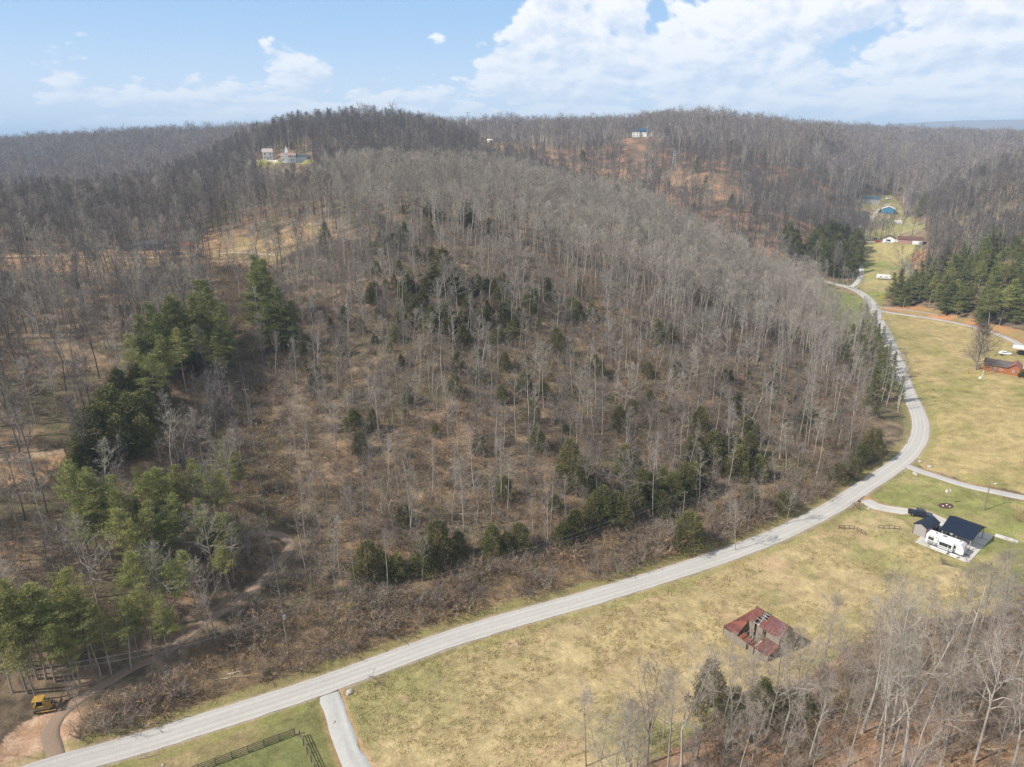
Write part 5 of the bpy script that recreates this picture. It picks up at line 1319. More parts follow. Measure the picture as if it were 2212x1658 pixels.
# --- travel trailer
p0, p1 = np.array(at_z(1996,1174,SLAB_Z)), np.array(at_z(2080,1206,SLAB_Z)); ctr = (p0 + p1) / 2; rv_rot = math.atan2(*(p1 - p0)[::-1])
nrm = np.array([-math.sin(rv_rot), math.cos(rv_rot)]); ctr = ctr + nrm * 1.0; RL = float(np.linalg.norm(p1 - p0))
t = thing("travel_trailer", "long white travel trailer with grey stripes and a slide-out, parked on the concrete slab", "trailer", ctr[0], ctr[1], SLAB_Z, rv_rot)
g = Geo(); h_, w_, L_ = 2.95, 2.4, RL * .97
def tsec(x, z0, z1, w): return [(x, -w / 2, z0), (x, -w / 2, z1 - .12), (x, -w / 2 + .14, z1), (x, w / 2 - .14, z1), (x, w / 2, z1 - .12), (x, w / 2, z0)]
M_RVW = mat("trailer_white", (.70, .69, .665), rough=.45, var=.04, scale=1)
loft(g, [tsec(-L_ / 2, .9, 2.7, w_), tsec(-L_ / 2 + .25, .6, h_, w_), tsec(L_ / 2 - .9, .6, h_, w_), tsec(L_ / 2 - .25, .6, 2.6, w_), tsec(L_ / 2, .75, 1.9, w_ - .1)]); add(t, "body", g, M_RVW)
M_RVC = mat("lilac_grey_cap", (.46, .40, .50), rough=.4); g = Geo(); quadslab(g, [(L_ / 2 - .86, -1.15, h_ + .0), (L_ / 2 - .86, 1.15, h_ + .0), (L_ / 2 - .19, 1.15, 2.65), (L_ / 2 - .19, -1.15, 2.65)], .05); bx(g, (L_ / 2 - .02, 0, 1.35), (.16, 2.3, 1.0)); add(t, "front_cap", g, M_RVC)
M_RVG = mat("trailer_stripe", (.16, .165, .18), rough=.5)
for z_, hh_ in ((1.2, .22), (.82, .30), (2.6, .10)):  # grey stripes, thickened to put the near side's shade into the colour
    g = Geo(); bx(g, (-.3, -w_ / 2 - .012, z_), (L_ - 1.6, .02, hh_)); add(t, "stripe", g, M_RVG)
for x_, ww_ in ((-3.2, .9), (-1.0, .8), (2.6, .8)): window(t, x_ * L_ / 9, -w_ / 2, 1.95, ww_ * 1.3, .75, "y-", M_RVG)  # dark windows enlarged too, standing in for shade on this side
g = Geo(); bx(g, (.4, -w_ / 2 - .35, 1.75), (2.9, .7, 1.8)); so = add(t, "slide_out", g, M_RVW)
g = Geo(); bx(g, (.4, -w_ / 2 - .715, 1.95), (2.5, .03, .85)); add(so, "pane", g, M_GLASS)
g = Geo(); bx(g, (.4, -w_ / 2 - .72, 1.2), (2.9, .025, .2)); add(so, "stripe", g, M_RVG)
door(t, 3.0 * L_ / 9 + .1, -w_ / 2, .75, .65, 1.85, "y-", M_RVW)
for x_, y_, sz in ((-2.6, .2, .4), (-.6, .1, .75), (1.9, -.2, .5), (3.0, .5, .35)):
    g = Geo(); bx(g, (x_ * L_ / 9, y_, h_ + .09), (sz, sz * .7, .18)); add(t, "roof_vent", g, M_RVG if sz != .5 else M_WHITE)
for x_, zt in ((-1.9, 2.9), (.9, 2.9), (1.9, 2.9)):
    g = Geo(); rod(g, (x_, -w_ / 2 - .05, zt), (x_ + .2, -w_ / 2 - 1.3, 1.3), .035); rod(g, (x_ + .2, -w_ / 2 - 1.3, 1.3), (x_, -w_ / 2 - .03, .9), .03); add(t, "awning_arm", g, M_RVW)
for xa, xb in ((-2.3, 1.2), (1.7, L_ / 2 - .6)):
    g = Geo(); bx(g, ((xa + xb) / 2, -w_ / 2 - 1.05, .62), (xb - xa, .55, .10)); bx(g, ((xa + xb) / 2, -w_ / 2 - 1.05, .30), (xb - xa - .3, .08, .55)); add(t, "step_board", g, M_RVW)
for x_ in (-.9, .0):
    for s in (-1, 1): wheel(t, x_, s * 1.08, .36, .22)
g = Geo(); rod(g, (L_ / 2 - .2, -.5, .6), (L_ / 2 + 1.1, 0, .55), .05); rod(g, (L_ / 2 - .2, .5, .6), (L_ / 2 + 1.1, 0, .55), .05); rod(g, (L_ / 2 + 1.0, 0, .02), (L_ / 2 + 1.0, 0, .7), .04); add(t, "hitch", g, M_BLACK)

# --- flagpole in a mulched bed
x, y = at_z(2044, 1090, 2.0); z = gz(x, y)
t = thing("flagpole", "thin flagpole with a small pale flag in the lawn above the navy pickup", "flagpole", x + .4, y, z)
g = Geo(); rod(g, (0, 0, -.2), (0, 0, 4.9), .045, r2=.03); add(t, "pole", g, M_STEEL)
g = Geo(); fx = np.linspace(0, 1.25, 7); F0 = np.column_stack([-fx, .12 * np.sin(fx * 6), 4.75 - .12 * fx]); V = np.vstack([F0, F0 - np.array([0, 0, .75])]); V = np.vstack([V, V + np.array([0, .02, 0])])
Q = [(i, i + 1, i + 8, i + 7) for i in range(6)] + [(i + 14, i + 21, i + 22, i + 15) for i in range(6)]; g.add(V, None, Q); add(t, "flag", g, mat("pale_flag", (.72, .62, .58), rough=.8))
g = Geo(); th = np.linspace(0, 2 * math.pi, 21)[:-1]; bed = np.column_stack([np.cos(th) * 1.75, np.sin(th) * 1.5, np.full(20, .10)]); bed[:, 2] += [gz(x + a, y + b) - z for a, b in bed[:, :2]]
low = bed * np.array([1.04, 1.04, 1]) - np.array([0, 0, .4]); g.add(np.vstack([bed, low, [(0, 0, .16)]]), [(i, (i + 1) % 20, 40) for i in range(20)], [(i, i + 20, (i + 1) % 20 + 20, (i + 1) % 20) for i in range(20)])
m_ = g.mesh("mulch_bed", [mat("red_mulch", (.07, .032, .026), c2=(.12, .06, .045), scale=4, bump=.4)]); o = link("mulch_bed", m_, None, (x, y, z)); tag(o, "round dark red mulch bed under the flagpole", "flower bed")
for a_, b_, rr_, lb in ((-.9, -.3, .16, "white stone on the left of the round mulch bed"), (.5, -.85, .18, "white stone at the front of the round mulch bed"), (.35, .25, .22, "pale stone at the foot of the flagpole")):
    g = Geo(); V, T = [], []; bm_r = np.random.RandomState(int(rr_ * 100)); tube(g, [(0, 0, -.1), (0, 0, .05), (0, 0, .14)], [rr_, rr_ * .9, rr_ * .5], 7); o = link("stone", g.mesh("stone", [M_WHITE]), None, (x + a_, y + b_, z + .16)); tag(o, lb, "stone", "stones in the mulch bed")

# --- poles and wires
def util_pole(U, V, h, label, lean=(0, 0), arm=0, lamp=False, xf=False, at=None):
    x, y = at or hit0(U, V); z = gz(x, y); t = thing("utility_pole", label, "pole", x, y, z)
    g = Geo(); rod(g, (0, 0, -.5), (lean[0], lean[1], h), .16, 8, r2=.10); add(t, "pole", g, M_POLE)
    if arm:
        g = Geo(); beam(g, (lean[0] - arm, lean[1], h - .5), (lean[0] + arm, lean[1], h - .5), .10, .12); add(t, "crossarm", g, M_POLE)
        for s in (-1, 0, 1): g = Geo(); rod(g, (lean[0] + s * arm * .9, lean[1], h - .44), (lean[0] + s * arm * .9, lean[1], h - .2), .06); add(t, "insulator", g, M_STEEL)
    if lamp:
        g = Geo(); rod(g, (lean[0], lean[1], h - .3), (lean[0] + .9, lean[1] - .3, h + .05), .03); a = add(t, "lamp_arm", g, M_STEEL); g = Geo(); bx(g, (lean[0] + 1.0, lean[1] - .33, h), (.5, .25, .14)); add(a, "lamp_head", g, M_WHITE)
    if xf:
        g = Geo(); rod(g, (lean[0] + .3, lean[1], h - 2.0), (lean[0] + .3, lean[1], h - 1.1), .25, 8); add(t, "transformer", g, M_STEEL)
    return np.array([x + lean[0], y + lean[1], z + h - .2])
PA = util_pole(624, 1414, 9.2, "utility pole standing in the brush left of centre, near the road", lean=(-.5, .6), xf=True)
PB = util_pole(541, 930, 12.2, "tall utility pole halfway up the power line clearing", arm=.9)
PB2 = util_pole(541, 930, 10.5, "shorter stub pole propped beside the tall pole in the clearing", at=(hit0(541, 930)[0] + .9, hit0(541, 930)[1] - .4))
PC = util_pole(479, 612, 11, "utility pole at the top of the power line clearing, near the dark roofed house")
PD = util_pole(1474, 1128, 8.5, "utility pole just above the round roadside cedar", arm=.7)
PE = util_pole(2125, 1103, 7.6, "utility pole with a lamp on the lawn right of the flagpole", lamp=True)
x, y = hit0(1845, 985); PF = np.array([x, y, gz(x, y) + 8.5])
x, y = hit0(-60, 1560); PG = np.array([x, y, gz(x, y) + 9])
M_WIRE = mat("wire", (.16, .16, .16), rough=.5, metal=.4)
def wire(a, b, label, sag=1.5, off=(0, 0, 0), r=.018):
    o = np.array(off); a = a + o; b = b + o; k = np.linspace(0, 1, 13)[:, None]; P = a * (1 - k) + b * k; P[:, 2] -= sag * 4 * (k[:, 0] * (1 - k[:, 0]))
    g = Geo(); tube(g, P, np.full(13, r), 4); tag(link("power_line", g.mesh("power_line", [M_WIRE])), label, "wire", "power lines")
wire(PA, PB, "power line from the pole in the brush up to the tall pole in the clearing", 2.0, r=.03); wire(PB, PC, "power line up the clearing towards the dark roofed house", 2.5, r=.03)
wire(PA, PD, "upper power line along the foot of the hill", 2.6, (0, 0, 0), .022); wire(PA, PD, "lower power line along the foot of the hill", 2.8, (0, .3, -1.1), .022)
wire(PD, PF, "power line from the pole by the round cedar towards the road bend", 1.8, r=.02); wire(PA, PG, "power line running down over the bulldozer track", 2.2, r=.03); wire(PA, PG, "second power line over the bulldozer track", 2.4, (.1, .5, -1.2), .03)

# --- mailbox, culvert rocks, bushes
x, y = at_z(1856, 1093, .3); z = gz(x, y); t = thing("mailbox", "dark mailbox on a post where the concrete driveway meets the road", "mailbox", x, y, z, R(20))
g = Geo(); bx(g, (0, 0, .5), (.1, .1, 1.2)); add(t, "post", g, M_WOODB); g = Geo(); loft(g, [[(xx, -.13, 1.1), (xx, -.13, 1.3), (xx, 0, 1.42), (xx, .13, 1.3), (xx, .13, 1.1)] for xx in (-.3, .3)]); add(t, "box", g, M_BLACK)
M_STONE = mat("pale_rock", (.33, .30, .26), c2=(.46, .43, .38), scale=3, bump=.3)
def rock(U, V, s, label, group=None, seed=0):
    x, y = hit0(U, V); rs = np.random.RandomState(seed); g = Geo()
    k = 8; rings = [[(math.cos(i / k * 6.283) * rr * rs.uniform(.8, 1.2), math.sin(i / k * 6.283) * rr * rs.uniform(.7, 1.0), zz * rs.uniform(.85, 1.1)) for i in range(k)] for rr, zz in ((s, -.1), (s * .95, s * .35), (s * .55, s * .7))]
    loft(g, rings); o = link("rock", g.mesh("rock", [M_STONE]), None, (x, y, gz(x, y)), rs.uniform(0, 6)); tag(o, label, "rock", group)
rock(2008, 1009, .8, "grey boulder at the edge of the field by the upper drive", seed=1); rock(1987, 997, .6, "pale boulder in the grass just off the road bend", seed=2); rock(1975, 1025, .7, "white riprap stone where the upper drive leaves the road", seed=3)
rock(1979, 1028, .5, "smaller white stone beside the riprap at the upper drive", seed=4); rock(1876, 1101, .5, "pale stone in the ditch by the concrete driveway", seed=5); rock(756, 1497, .6, "white stone at the mouth of the gravel driveway by the road", seed=6); rock(751, 1500, .4, "smaller white stone beside the one at the gravel driveway", seed=7)
rock(721, 1562, .35, "pale rock in the grass left of the gravel driveway", seed=8); rock(352, 1655, .3, "small pale post stub stone in the verge above the road, lower left", seed=9)
def bush(U, V, h, w, m, label, seed=3, name="bush"):
    x, y = hit0(U, V); g = shrub(seed, h, w, 420, tw=.05, stems=16, arch=.15); o = link(name, g.mesh(name, m), None, (x, y, gz(x, y))); tag(o, label, "bush")
M_RED = mat("red_buds", (.28, .10, .08), var=.2, scale=1); M_YEL = mat("forsythia", (.62, .44, .04), var=.15, scale=1)
bush(2207, 1124, 3.2, 3.4, [BR_BRN, M_RED], "round reddish bush on the right edge of the lawn above the carport")
bush(1907, 692, 2.2, 2.0, [BR_BRN, M_YEL], "bright yellow flowering bush at the corner of the big field")
bush(1906, 645, 2.6, 2.4, [BR_BRN, M_YEL], "yellow flowering bush at the left end of the pine wood", 4)

# --- fences
M_RAIL = mat("dark_fence_wood", (.10, .085, .06), c2=(.20, .17, .125), scale=2, stretch=(3, 3, 3), rough=.9)
def board_fence(P, label, rails=4, h=1.4, light=False, name="board_fence"):
    P = [np.array((p[0], p[1], gz(p[0], p[1]))) for p in P]; o0 = P[0]; t = thing(name, label, "fence", *o0)
    for i, p in enumerate(P):
        g = Geo(); bx(g, (*(p - o0)[:2], p[2] - o0[2] + h / 2 - .1), (.13, .13, h + .25), .5); add(t, "post", g, M_RAIL)
        if i:
            q = P[i - 1]; d = _unit(p - q); nn = np.array([-d[1], d[0], 0]) * .085
            for k in range(rails):
                zz = np.array([0, 0, .25 + k * (h - .35) / max(rails - 1, 1)]); g = Geo(); beam(g, q - o0 + zz + nn, p - o0 + zz + nn, .04, .15); add(t, "rail", g, M_RAIL)
def span(a, b, n): return [tuple(np.array(a) * (1 - k / n) + np.array(b) * k / n) for k in range(n + 1)]
fa, fb = at_z(637, 1588, -.4), at_z(430, 1667, -.4); ext = np.array(fb) + (np.array(fb) - np.array(fa)) * .5
board_fence(span(fa, tuple(ext), 9), "four-rail dark board fence running parallel to the road in the bottom left")
fa, fb = at_z(648, 1593, -.4), at_z(679, 1662, -.4); ext = np.array(fb) + (np.array(fb) - np.array(fa)) * .6
board_fence(span(fa, tuple(ext), 6), "four-rail dark board fence running beside the gravel driveway")
def split_fence(U0, V0, U1, V1, n, label, rails=2, h=1.0):
    board_fence(span(hit0(U0, V0), hit0(U1, V1), n), label, rails, h, name="split_rail_fence")
split_fence(1897, 1143, 1941, 1156, 4, "low split rail fence on the green lawn left of the small shed"); split_fence(1851, 1147, 1869, 1157, 2, "short broken piece of rail fence in the middle of the lawn edge"); split_fence(1812, 1143, 1845, 1144, 3, "low rail fence nearest the road, left of the others")
for i, (U, V) in enumerate(((1576,1256),(1612,1249),(1626,1242),(1639,1237),(1450,1290),(1330,1325),(1242,1352),(812,1512),(1120,1395),(1010,1430))):
    x, y = hit0(U, V); g = Geo(); bx(g, (0, 0, .5), (.10, .10, 1.2)); tag(link("fence_post", g.mesh("fence_post", [M_RAIL]), None, (x, y, gz(x, y))), ("lone thin fence post at the field edge by the gravel driveway" if U == 812 else f"thin wooden fence post by the road, {ORD[sorted((1576,1612,1626,1639,1450,1330,1242,1120,1010)).index(U)]} from the left of nine"), "post", None if U == 812 else "old fence posts beside the road")
# --- fallen logs
M_LOG = mat("bleached_log", (.42, .34, .25), var=.2, scale=2, stretch=(1, 1, 1))
for U0, V0, U1, V1, r_, lab in ((757,1292,832,1278,.16,"long bleached fallen log lying in the brush above the road, left"),(867,1282,920,1262,.15,"bleached log slanting up through the brush, right of the long one"),(960,1111,1032,1113,.18,"pale fallen trunk lying level on orange leaves, low on the hillside"),
  (2110,1612,2166,1631,.16,"pale fallen log on the orange leaf litter in the bottom right corner"),(1200,1010,1222,990,.14,"short fallen log on the lower hillside, right of centre"),(492,1458,548,1446,.16,"pale fallen log in the brush left of the utility pole"),(478,1468,540,1460,.12,"second thin log beside the pale one in the brush"),
  (300,1645,345,1632,.12,"bleached branch lying along the grass verge by the road, bottom left"),(545,760,560,725,.14,"fallen trunk in the power line clearing"),(1095,905,1130,888,.13,"grey fallen log in the middle of the hillside"),(905,740,950,722,.13,"fallen grey trunk among the cedars of the hill"),(110,1385,165,1350,.14,"pale fallen log in the pine stand above the bulldozer"),
  (1560,1050,1590,1062,.12,"thin fallen log in the brush above the road, right"),(2040,1330,2090,1318,.14,"fallen grey log in the thicket under the carport")):
    a, b = hit0(U0, V0), hit0(U1, V1); P = np.array([(*(np.array(a) * (1 - k) + np.array(b) * k), 0) for k in np.linspace(0, 1, 6)]); P[:, 2] = [gz(p[0], p[1]) + r_ * .8 for p in P]; o0 = P[0].copy(); P = P - o0
    P[1:-1, :2] += npr.normal(size=(4, 2)) * .08; g = Geo(); tube(g, P, np.linspace(r_, r_ * .45, 6), 7); t = thing("fallen_log", lab, "log", *o0); add(t, "trunk", g, M_LOG)
    for k in (2, 3, 4):
        g = Geo(); dd = np.array([rnd.uniform(-1, 1), rnd.uniform(-1, 1), rnd.uniform(.2, .9)]); rod(g, P[k], P[k] + dd * rnd.uniform(.8, 1.8), r_ * .3, 4, r2=.01); add(t, "branch", g, M_LOG)
# --- the ruined tobacco barn
bp = np.array(at_z(1633.3,1305.8,6.4)); bq = np.array(at_z(1706.7,1351,6.4)); bmid = (bp + bq) / 2; brot = math.atan2(*(bq - bp)[::-1]); BL = float(np.linalg.norm(bq - bp))
bz = 0.35
t = thing("ruined_barn", "collapsing grey plank barn with a red rusted tin roof in the tan meadow", "barn", bmid[0], bmid[1], bz, brot); t.scale = (.9, .9, .93)
# local frame: x along the ridge towards the camera, -y is the side facing the left of the picture and the camera
W2, EV, RD = 2.25, 4.35, 6.05; xl, xr = -BL / 2, BL / 2
def planks(root, a, b, z0, z1a, z1b, n, name="siding", gaps=(), m=None, z0f=None):
    """upright boards from a to b; every board wide enough to see is its own part"""
    a, b = np.array(a, float), np.array(b, float); d = (b - a) / n; ang = math.atan2(d[1], d[0]); wdt = np.linalg.norm(d)
    for i in range(n):
        if i in gaps: continue
        c = a + d * (i + .5); top = z1a + (z1b - z1a) * (i + .5) / n + rnd.uniform(-.06, .03); lo = z0 + rnd.uniform(-.05, .12)
        g = Geo(); bx(g, (c[0], c[1], (lo + top) / 2), (wdt * .86, .035 + .01 * (i % 3), top - lo), ang, ry=rnd.uniform(-.012, .012)); add(root, name, g, m or M_WOODG)
planks(t, (xl, -W2), (xr, -W2), .2, EV, EV, 26, "wall_board", gaps=(5, 6, 12, 13, 14))
planks(t, (xl, W2), (xr, W2), -.2, EV, EV, 22, "wall_board")
for xx in (xl + .05, xr - .05):
    gp = (4, 5) if xx > 0 else (2,)
    planks(t, (xx, -W2), (xx, 0), .0, EV, RD, 8, "wall_board", gaps=gp); planks(t, (xx, 0), (xx, W2), .0, RD, EV, 8, "wall_board", gaps=(3,) if xx > 0 else ())
# frame
for i, xx in enumerate(np.linspace(xl + .12, xr - .12, 5)):
    for s in (-1, 1): g = Geo(); bx(g, (xx, s * (W2 - .12), EV / 2), (.14, .14, EV)); add(t, "post", g, M_WOODB)
    g = Geo(); beam(g, (xx, -W2 + .1, EV - .3), (xx, W2 - .1, EV - .3), .12, .14); add(t, "tie_beam", g, M_WOODB)
for s in (-1, 1):
    for i, xx in enumerate(np.linspace(xl + .05, xr - .05, 12)):
        g = Geo(); beam(g, (xx, s * (W2 + .25), EV - .15), (xx, 0.02 * s, RD - .06), .06, .10); add(t, "rafter", g, M_WOODG)
# tin sheets, one part each; a hole with bare battens near the far end
k = (RD - EV) / W2; ns = 11; lx = (xr - xl + .5) / ns
def pz(y): return RD - k * abs(y) + .06
for s in (-1, 1):
    for i in range(ns):
        x0 = xl - .25 + i * lx; x1 = x0 + lx * .985; hole = s < 0 and i in (2, 3, 4)
        for r_, (y0, y1) in enumerate(((0.0, 1.28), (1.24, W2 + .42))):
            if hole and (r_ == 0 and i in (3, 4) or r_ == 1 and i in (2, 3)): continue
            zo = rnd.uniform(0, .03) + (0.03 if r_ == 0 else 0)
            mt = M_RUST if (i < 2 or i in (4, 5) and s < 0) else (M_RUST2 if rnd.random() < .75 else M_RUST)
            g = Geo(); nc = 7; xs = np.linspace(x0, x1, nc * 2 + 1); V = []
            for j, xj in enumerate(xs):
                b_ = .022 * (j % 2); V += [(xj, s * y0, pz(y0) + zo + b_), (xj, s * y1, pz(y1) + zo + b_)]
            n_ = len(xs); g.add(V, None, [(2 * j, 2 * j + 1, 2 * j + 3, 2 * j + 2) for j in range(n_ - 1)]); add(t, "roof_sheet", g, mt)
for yb in (.15, .62, 1.1, 1.62, 2.45):
    g = Geo(); beam(g, (xl - .15 + 2 * lx - .2, -yb, pz(yb) - .03), (xl - .25 + 5 * lx + .2, -yb, pz(yb) - .03), .10, .04); add(t, "batten", g, mat("bleached_batten", (.55, .53, .50)) if yb < .2 else bpy.data.materials["bleached_batten"])
for xx in (xl + 2 * lx - .05, xl + 3.35 * lx, xl + 4.7 * lx):
    g = Geo(); beam(g, (xx, -.1, pz(.1) - .08), (xx, -W2 - .3, pz(W2 + .3) - .08), .07, .08); add(t, "batten", g, bpy.data.materials["bleached_batten"])
# near side lean-to: intact rusty sheets at the right, collapsed at the left
yo, yi, zi, zo_ = -W2 - 3.6, -W2, 2.45, 1.5
for i in range(3):
    x0 = xr - (i + 1) * 1.05 + .2; g = Geo(); xs = np.linspace(x0, x0 + 1.03, 9); V = []
    for j, xj in enumerate(xs): b_ = .022 * (j % 2); V += [(xj, yi - .02, zi + b_ + i * .01), (xj, yo, zo_ + b_ + i * .01 - .1 * (i == 3))]
    g.add(V, None, [(2 * j, 2 * j + 1, 2 * j + 3, 2 * j + 2) for j in range(8)]); add(t, "roof_sheet", g, M_RUST2 if i % 2 else M_RUST)
for i in range(5):   # fallen and twisted sheets and rafters
    x0 = xl + .3 + i * .95; sag = (.2, .9, 1.5, 1.3, .8)[i]; g = Geo(); xs = np.linspace(x0, x0 + .9, 7); V = []
    for j, xj in enumerate(xs):
        b_ = .03 * (j % 2) + .1 * math.sin(j + i); V += [(xj, yo + 2.0 + .25 * i % .6, zo_ + .35 - sag * .6 + b_), (xj + .15 * i, yo - .05, zo_ + .02 * i + b_ * .3 - sag * .12)]
    g.add(V, None, [(2 * j, 2 * j + 1, 2 * j + 3, 2 * j + 2) for j in range(6)]); add(t, "roof_sheet", g, M_RUST3 if i < 2 else M_RUST)
for i in range(9):
    xx = xl + .2 + i * .75; g = Geo(); beam(g, (xx, yi, zi - .1), (xx + rnd.uniform(-.6, .6), yo + rnd.uniform(0, 1.2), zo_ - rnd.uniform(.1, 1.0)), .07, .09); add(t, "fallen_rafter", g, M_WOODO if i in (4, 5) else M_WOODG)
for i in range(8):
    a = np.array([rnd.uniform(-2.2, 1.2), rnd.uniform(yo + .6, yi - .4), rnd.uniform(.3, .8)]); b = a + np.array([rnd.uniform(-1.2, 1.2), rnd.uniform(-1, 1), rnd.uniform(.0, .8)])
    g = Geo(); beam(g, a, b, .2, .04); add(t, "loose_board", g, M_WOODO if i % 3 == 0 else M_WOODG)
for i in range(4):
    g = Geo(); beam(g, (.5 + i * .25, yo + .5, zo_ - .0), (.6 + i * .25, yo + 2.3, zo_ + .6), .12, .03); add(t, "batten", g, bpy.data.materials["bleached_batten"])
planks(t, (xl - 3.4, yo + .05), (xr + .2, yo + .05), -.5, zo_ - .15, zo_ - .12, 38, "wall_board", gaps=(20, 21, 26))
planks(t, (xr - .1, yo), (xr - .1, yi), -.1, zo_ - .1, zi - .1, 11, "wall_board", gaps=(4, 5, 6))
# left end lean-to sweeping down from the gable
x_out = xl - 3.6
for i in range(8):
    y0 = yo + i * (W2 * 2 + 3.9) / 8; y1 = y0 + (W2 * 2 + 3.9) / 8 - .01
    def zin(y): return min(4.2 if y < -W2 - 1 else 9, RD - k * abs(y) - .05) if y > -W2 - .2 else 1.5 + (y - yo) * (2.6 / 3.9)
    g = Geo(); ys = np.linspace(y0, y1, 9); V = []
    for j, yj in enumerate(ys): b_ = .022 * (j % 2); V += [(xl - .05, yj, zin(yj) + b_), (x_out, yj, zo_ + b_ + .12)]
    g.add(V, None, [(2 * j, 2 * j + 2, 2 * j + 3, 2 * j + 1) for j in range(8)]); add(t, "roof_sheet", g, M_RUST3 if i in (2, 5) else M_RUST)
planks(t, (x_out + .1, yo), (x_out + .1, W2), -.6, zo_, zo_, 26, "wall_board")
planks(t, (xr - .05, W2), (xr - .05, W2 + 2.6), -.2, 3.0, 1.7, 8, "wall_board", gaps=(2, 3, 4))
for i in range(7):
    x0 = xl + 1 + i * 1.05; g = Geo(); xs = np.linspace(x0, x0 + 1.03, 9); V = []
    for j, xj in enumerate(xs): b_ = .022 * (j % 2); V += [(xj, W2 + .02, 3.0 + b_), (xj, W2 + 2.8, 1.75 + b_)]
    g.add(V, None, [(2 * j, 2 * j + 1, 2 * j + 3, 2 * j + 2) for j in range(8)]); add(t, "roof_sheet", g, M_RUST2)

# --- bulldozer
x, y = hit0(98, 1530); M_CAT = mat("worn_yellow_paint", (.44, .265, .04), c2=(.27, .165, .05), scale=2.5, rough=.55, detail=7)
t = thing("bulldozer", "small yellow bulldozer with a dark blade parked at the edge of the pines", "bulldozer", x, y, gz(x, y) + .02, R(14)); t.scale = (.9, .9, .9)
for s in (-1, 1):
    g = Geo(); P = [(-1.25, .12), (-1.55, .42), (-1.25, .78), (1.1, .78), (1.45, .42), (1.15, .12)]
    loft(g, [[(px, s * .95 - .24, pz_) for px, pz_ in P], [(px, s * .95 + .24, pz_) for px, pz_ in P]]); tr = add(t, "track", g, M_BLACK)
    for kx in np.linspace(-1.2, 1.1, 12): gg = Geo(); bx(gg, (kx, s * .95, .80), (.07, .5, .05)); add(tr, "track_shoe", gg, mat("rusty_steel", (.20, .13, .09)) if "rusty_steel" not in bpy.data.materials else bpy.data.materials["rusty_steel"])
    gg = Geo(); bx(gg, (0, s * .95, .45), (2.2, .54, .16)); add(tr, "track_frame", gg, M_CAT)
g = Geo(); bx(g, (.1, 0, .75), (2.6, 1.3, .5)); add(t, "chassis", g, M_CAT)
g = Geo(); loft(g, [[(xx, -w, 1.0), (xx, -w, zt - .1), (xx, -w + .12, zt), (xx, w - .12, zt), (xx, w, zt - .1), (xx, w, 1.0)] for xx, w, zt in ((.1, .48, 1.62), (1.25, .45, 1.52))]); hd = add(t, "hood", g, M_CAT)
g = Geo(); rod(g, (.8, .25, 1.5), (.8, .25, 2.15), .05); add(hd, "exhaust_pipe", g, M_BLACK)
g = Geo(); bx(g, (1.28, 0, 1.28), (.05, .8, .48)); add(hd, "grille", g, M_BLACK)
g = Geo(); bx(g, (-.75, 0, 1.15), (.7, .7, .3)); bx(g, (-1.08, 0, 1.5), (.15, .7, .6)); add(t, "seat", g, M_BLACK)
for sx in (-1.35, .05):
    for sy in (-.62, .62): g = Geo(); rod(g, (sx, sy, .95), (sx, sy, 2.42), .05); add(t, "canopy_post", g, M_CAT)
g = Geo(); loft(g, [[(xx, -.85, 2.42), (xx, -.85, 2.5), (xx, -.7, 2.56), (xx, .7, 2.56), (xx, .85, 2.5), (xx, .85, 2.42)] for xx in (-1.6, .2)]); add(t, "canopy", g, M_CAT)
g = Geo(); V = []; ang = np.linspace(-.9, .9, 6)
for a in ang: V += [(2.35 + .35 * (1 - math.cos(a)), -1.45, .75 + .62 * math.sin(a)), (2.35 + .35 * (1 - math.cos(a)), 1.45, .75 + .62 * math.sin(a))]
V = np.array(V); V2 = V + np.array([-.07, 0, 0]); n_ = len(V); g.add(np.vstack([V, V2]), None, [(2 * j, 2 * j + 1, 2 * j + 3, 2 * j + 2) for j in range(5)] + [(n_ + 2 * j, n_ + 2 * j + 2, n_ + 2 * j + 3, n_ + 2 * j + 1) for j in range(5)] + [(n_ - 2, n_ - 1, 2 * n_ - 1, 2 * n_ - 2), (0, n_, n_ + 1, 1)])
add(t, "blade", g, bpy.data.materials["rusty_steel"])
for s in (-1, 1): g = Geo(); beam(g, (-.2, s * 1.28, .42), (2.35, s * 1.28, .5), .12, .14); add(t, "push_arm", g, M_CAT); g = Geo(); rod(g, (1.2, s * .3, 1.2), (2.35, s * .35, .8), .05); add(t, "lift_cylinder", g, M_STEEL)
for sx in (-1.5,): g = Geo(); bx(g, (sx, 0, 1.0), (.35, 1.2, .5)); add(t, "fuel_tank", g, M_CAT)

# --- houses
def house(key, name, label, cat, L, W, e, r, mw, mr, wins=(), doors=(), rot=None, dx=0, dy=0, over=.4, chim=None, storeys=1, z=None):
    x, y, z0, rt = SITE[key]; rt = rt if rot is None else rt + rot
    t = thing(name, label, cat, x + dx, y + dy, z0 if z is None else z, rt)
    g = Geo(); gable_wall(g, L, W, e, r, t=.2, z0=-1.0); add(t, "wall", g, mw)
    g = Geo(); gable_roof(g, L, W, e, r, over, .16); rf = add(t, "roof", g, mr)
    if chim: g = Geo(); bx(g, (chim[0], chim[1], r + .3), (.7, .7, 1.6)); add(rf, "chimney", g, chim[2])
    for (wx, wz, ww, wh) in wins: window(t, wx, -W / 2, wz, ww, wh, "y-")
    for d_ in doors: door(t, d_[0], -W / 2, 0, d_[1], 2.1, "y-", d_[2] if len(d_) > 2 else None)
    return t
M_OR = mat("orange_brick", (.40, .155, .062), c2=(.29, .11, .05), scale=1.2, rough=.9); M_BRN = mat("brown_shingle", (.085, .07, .062), c2=(.15, .12, .11), scale=1.5, stretch=(1, 5, 1)); M_MAR = mat("maroon_tin", (.22, .085, .075), c2=(.30, .13, .11), scale=1.5, stretch=(6, .5, 1))
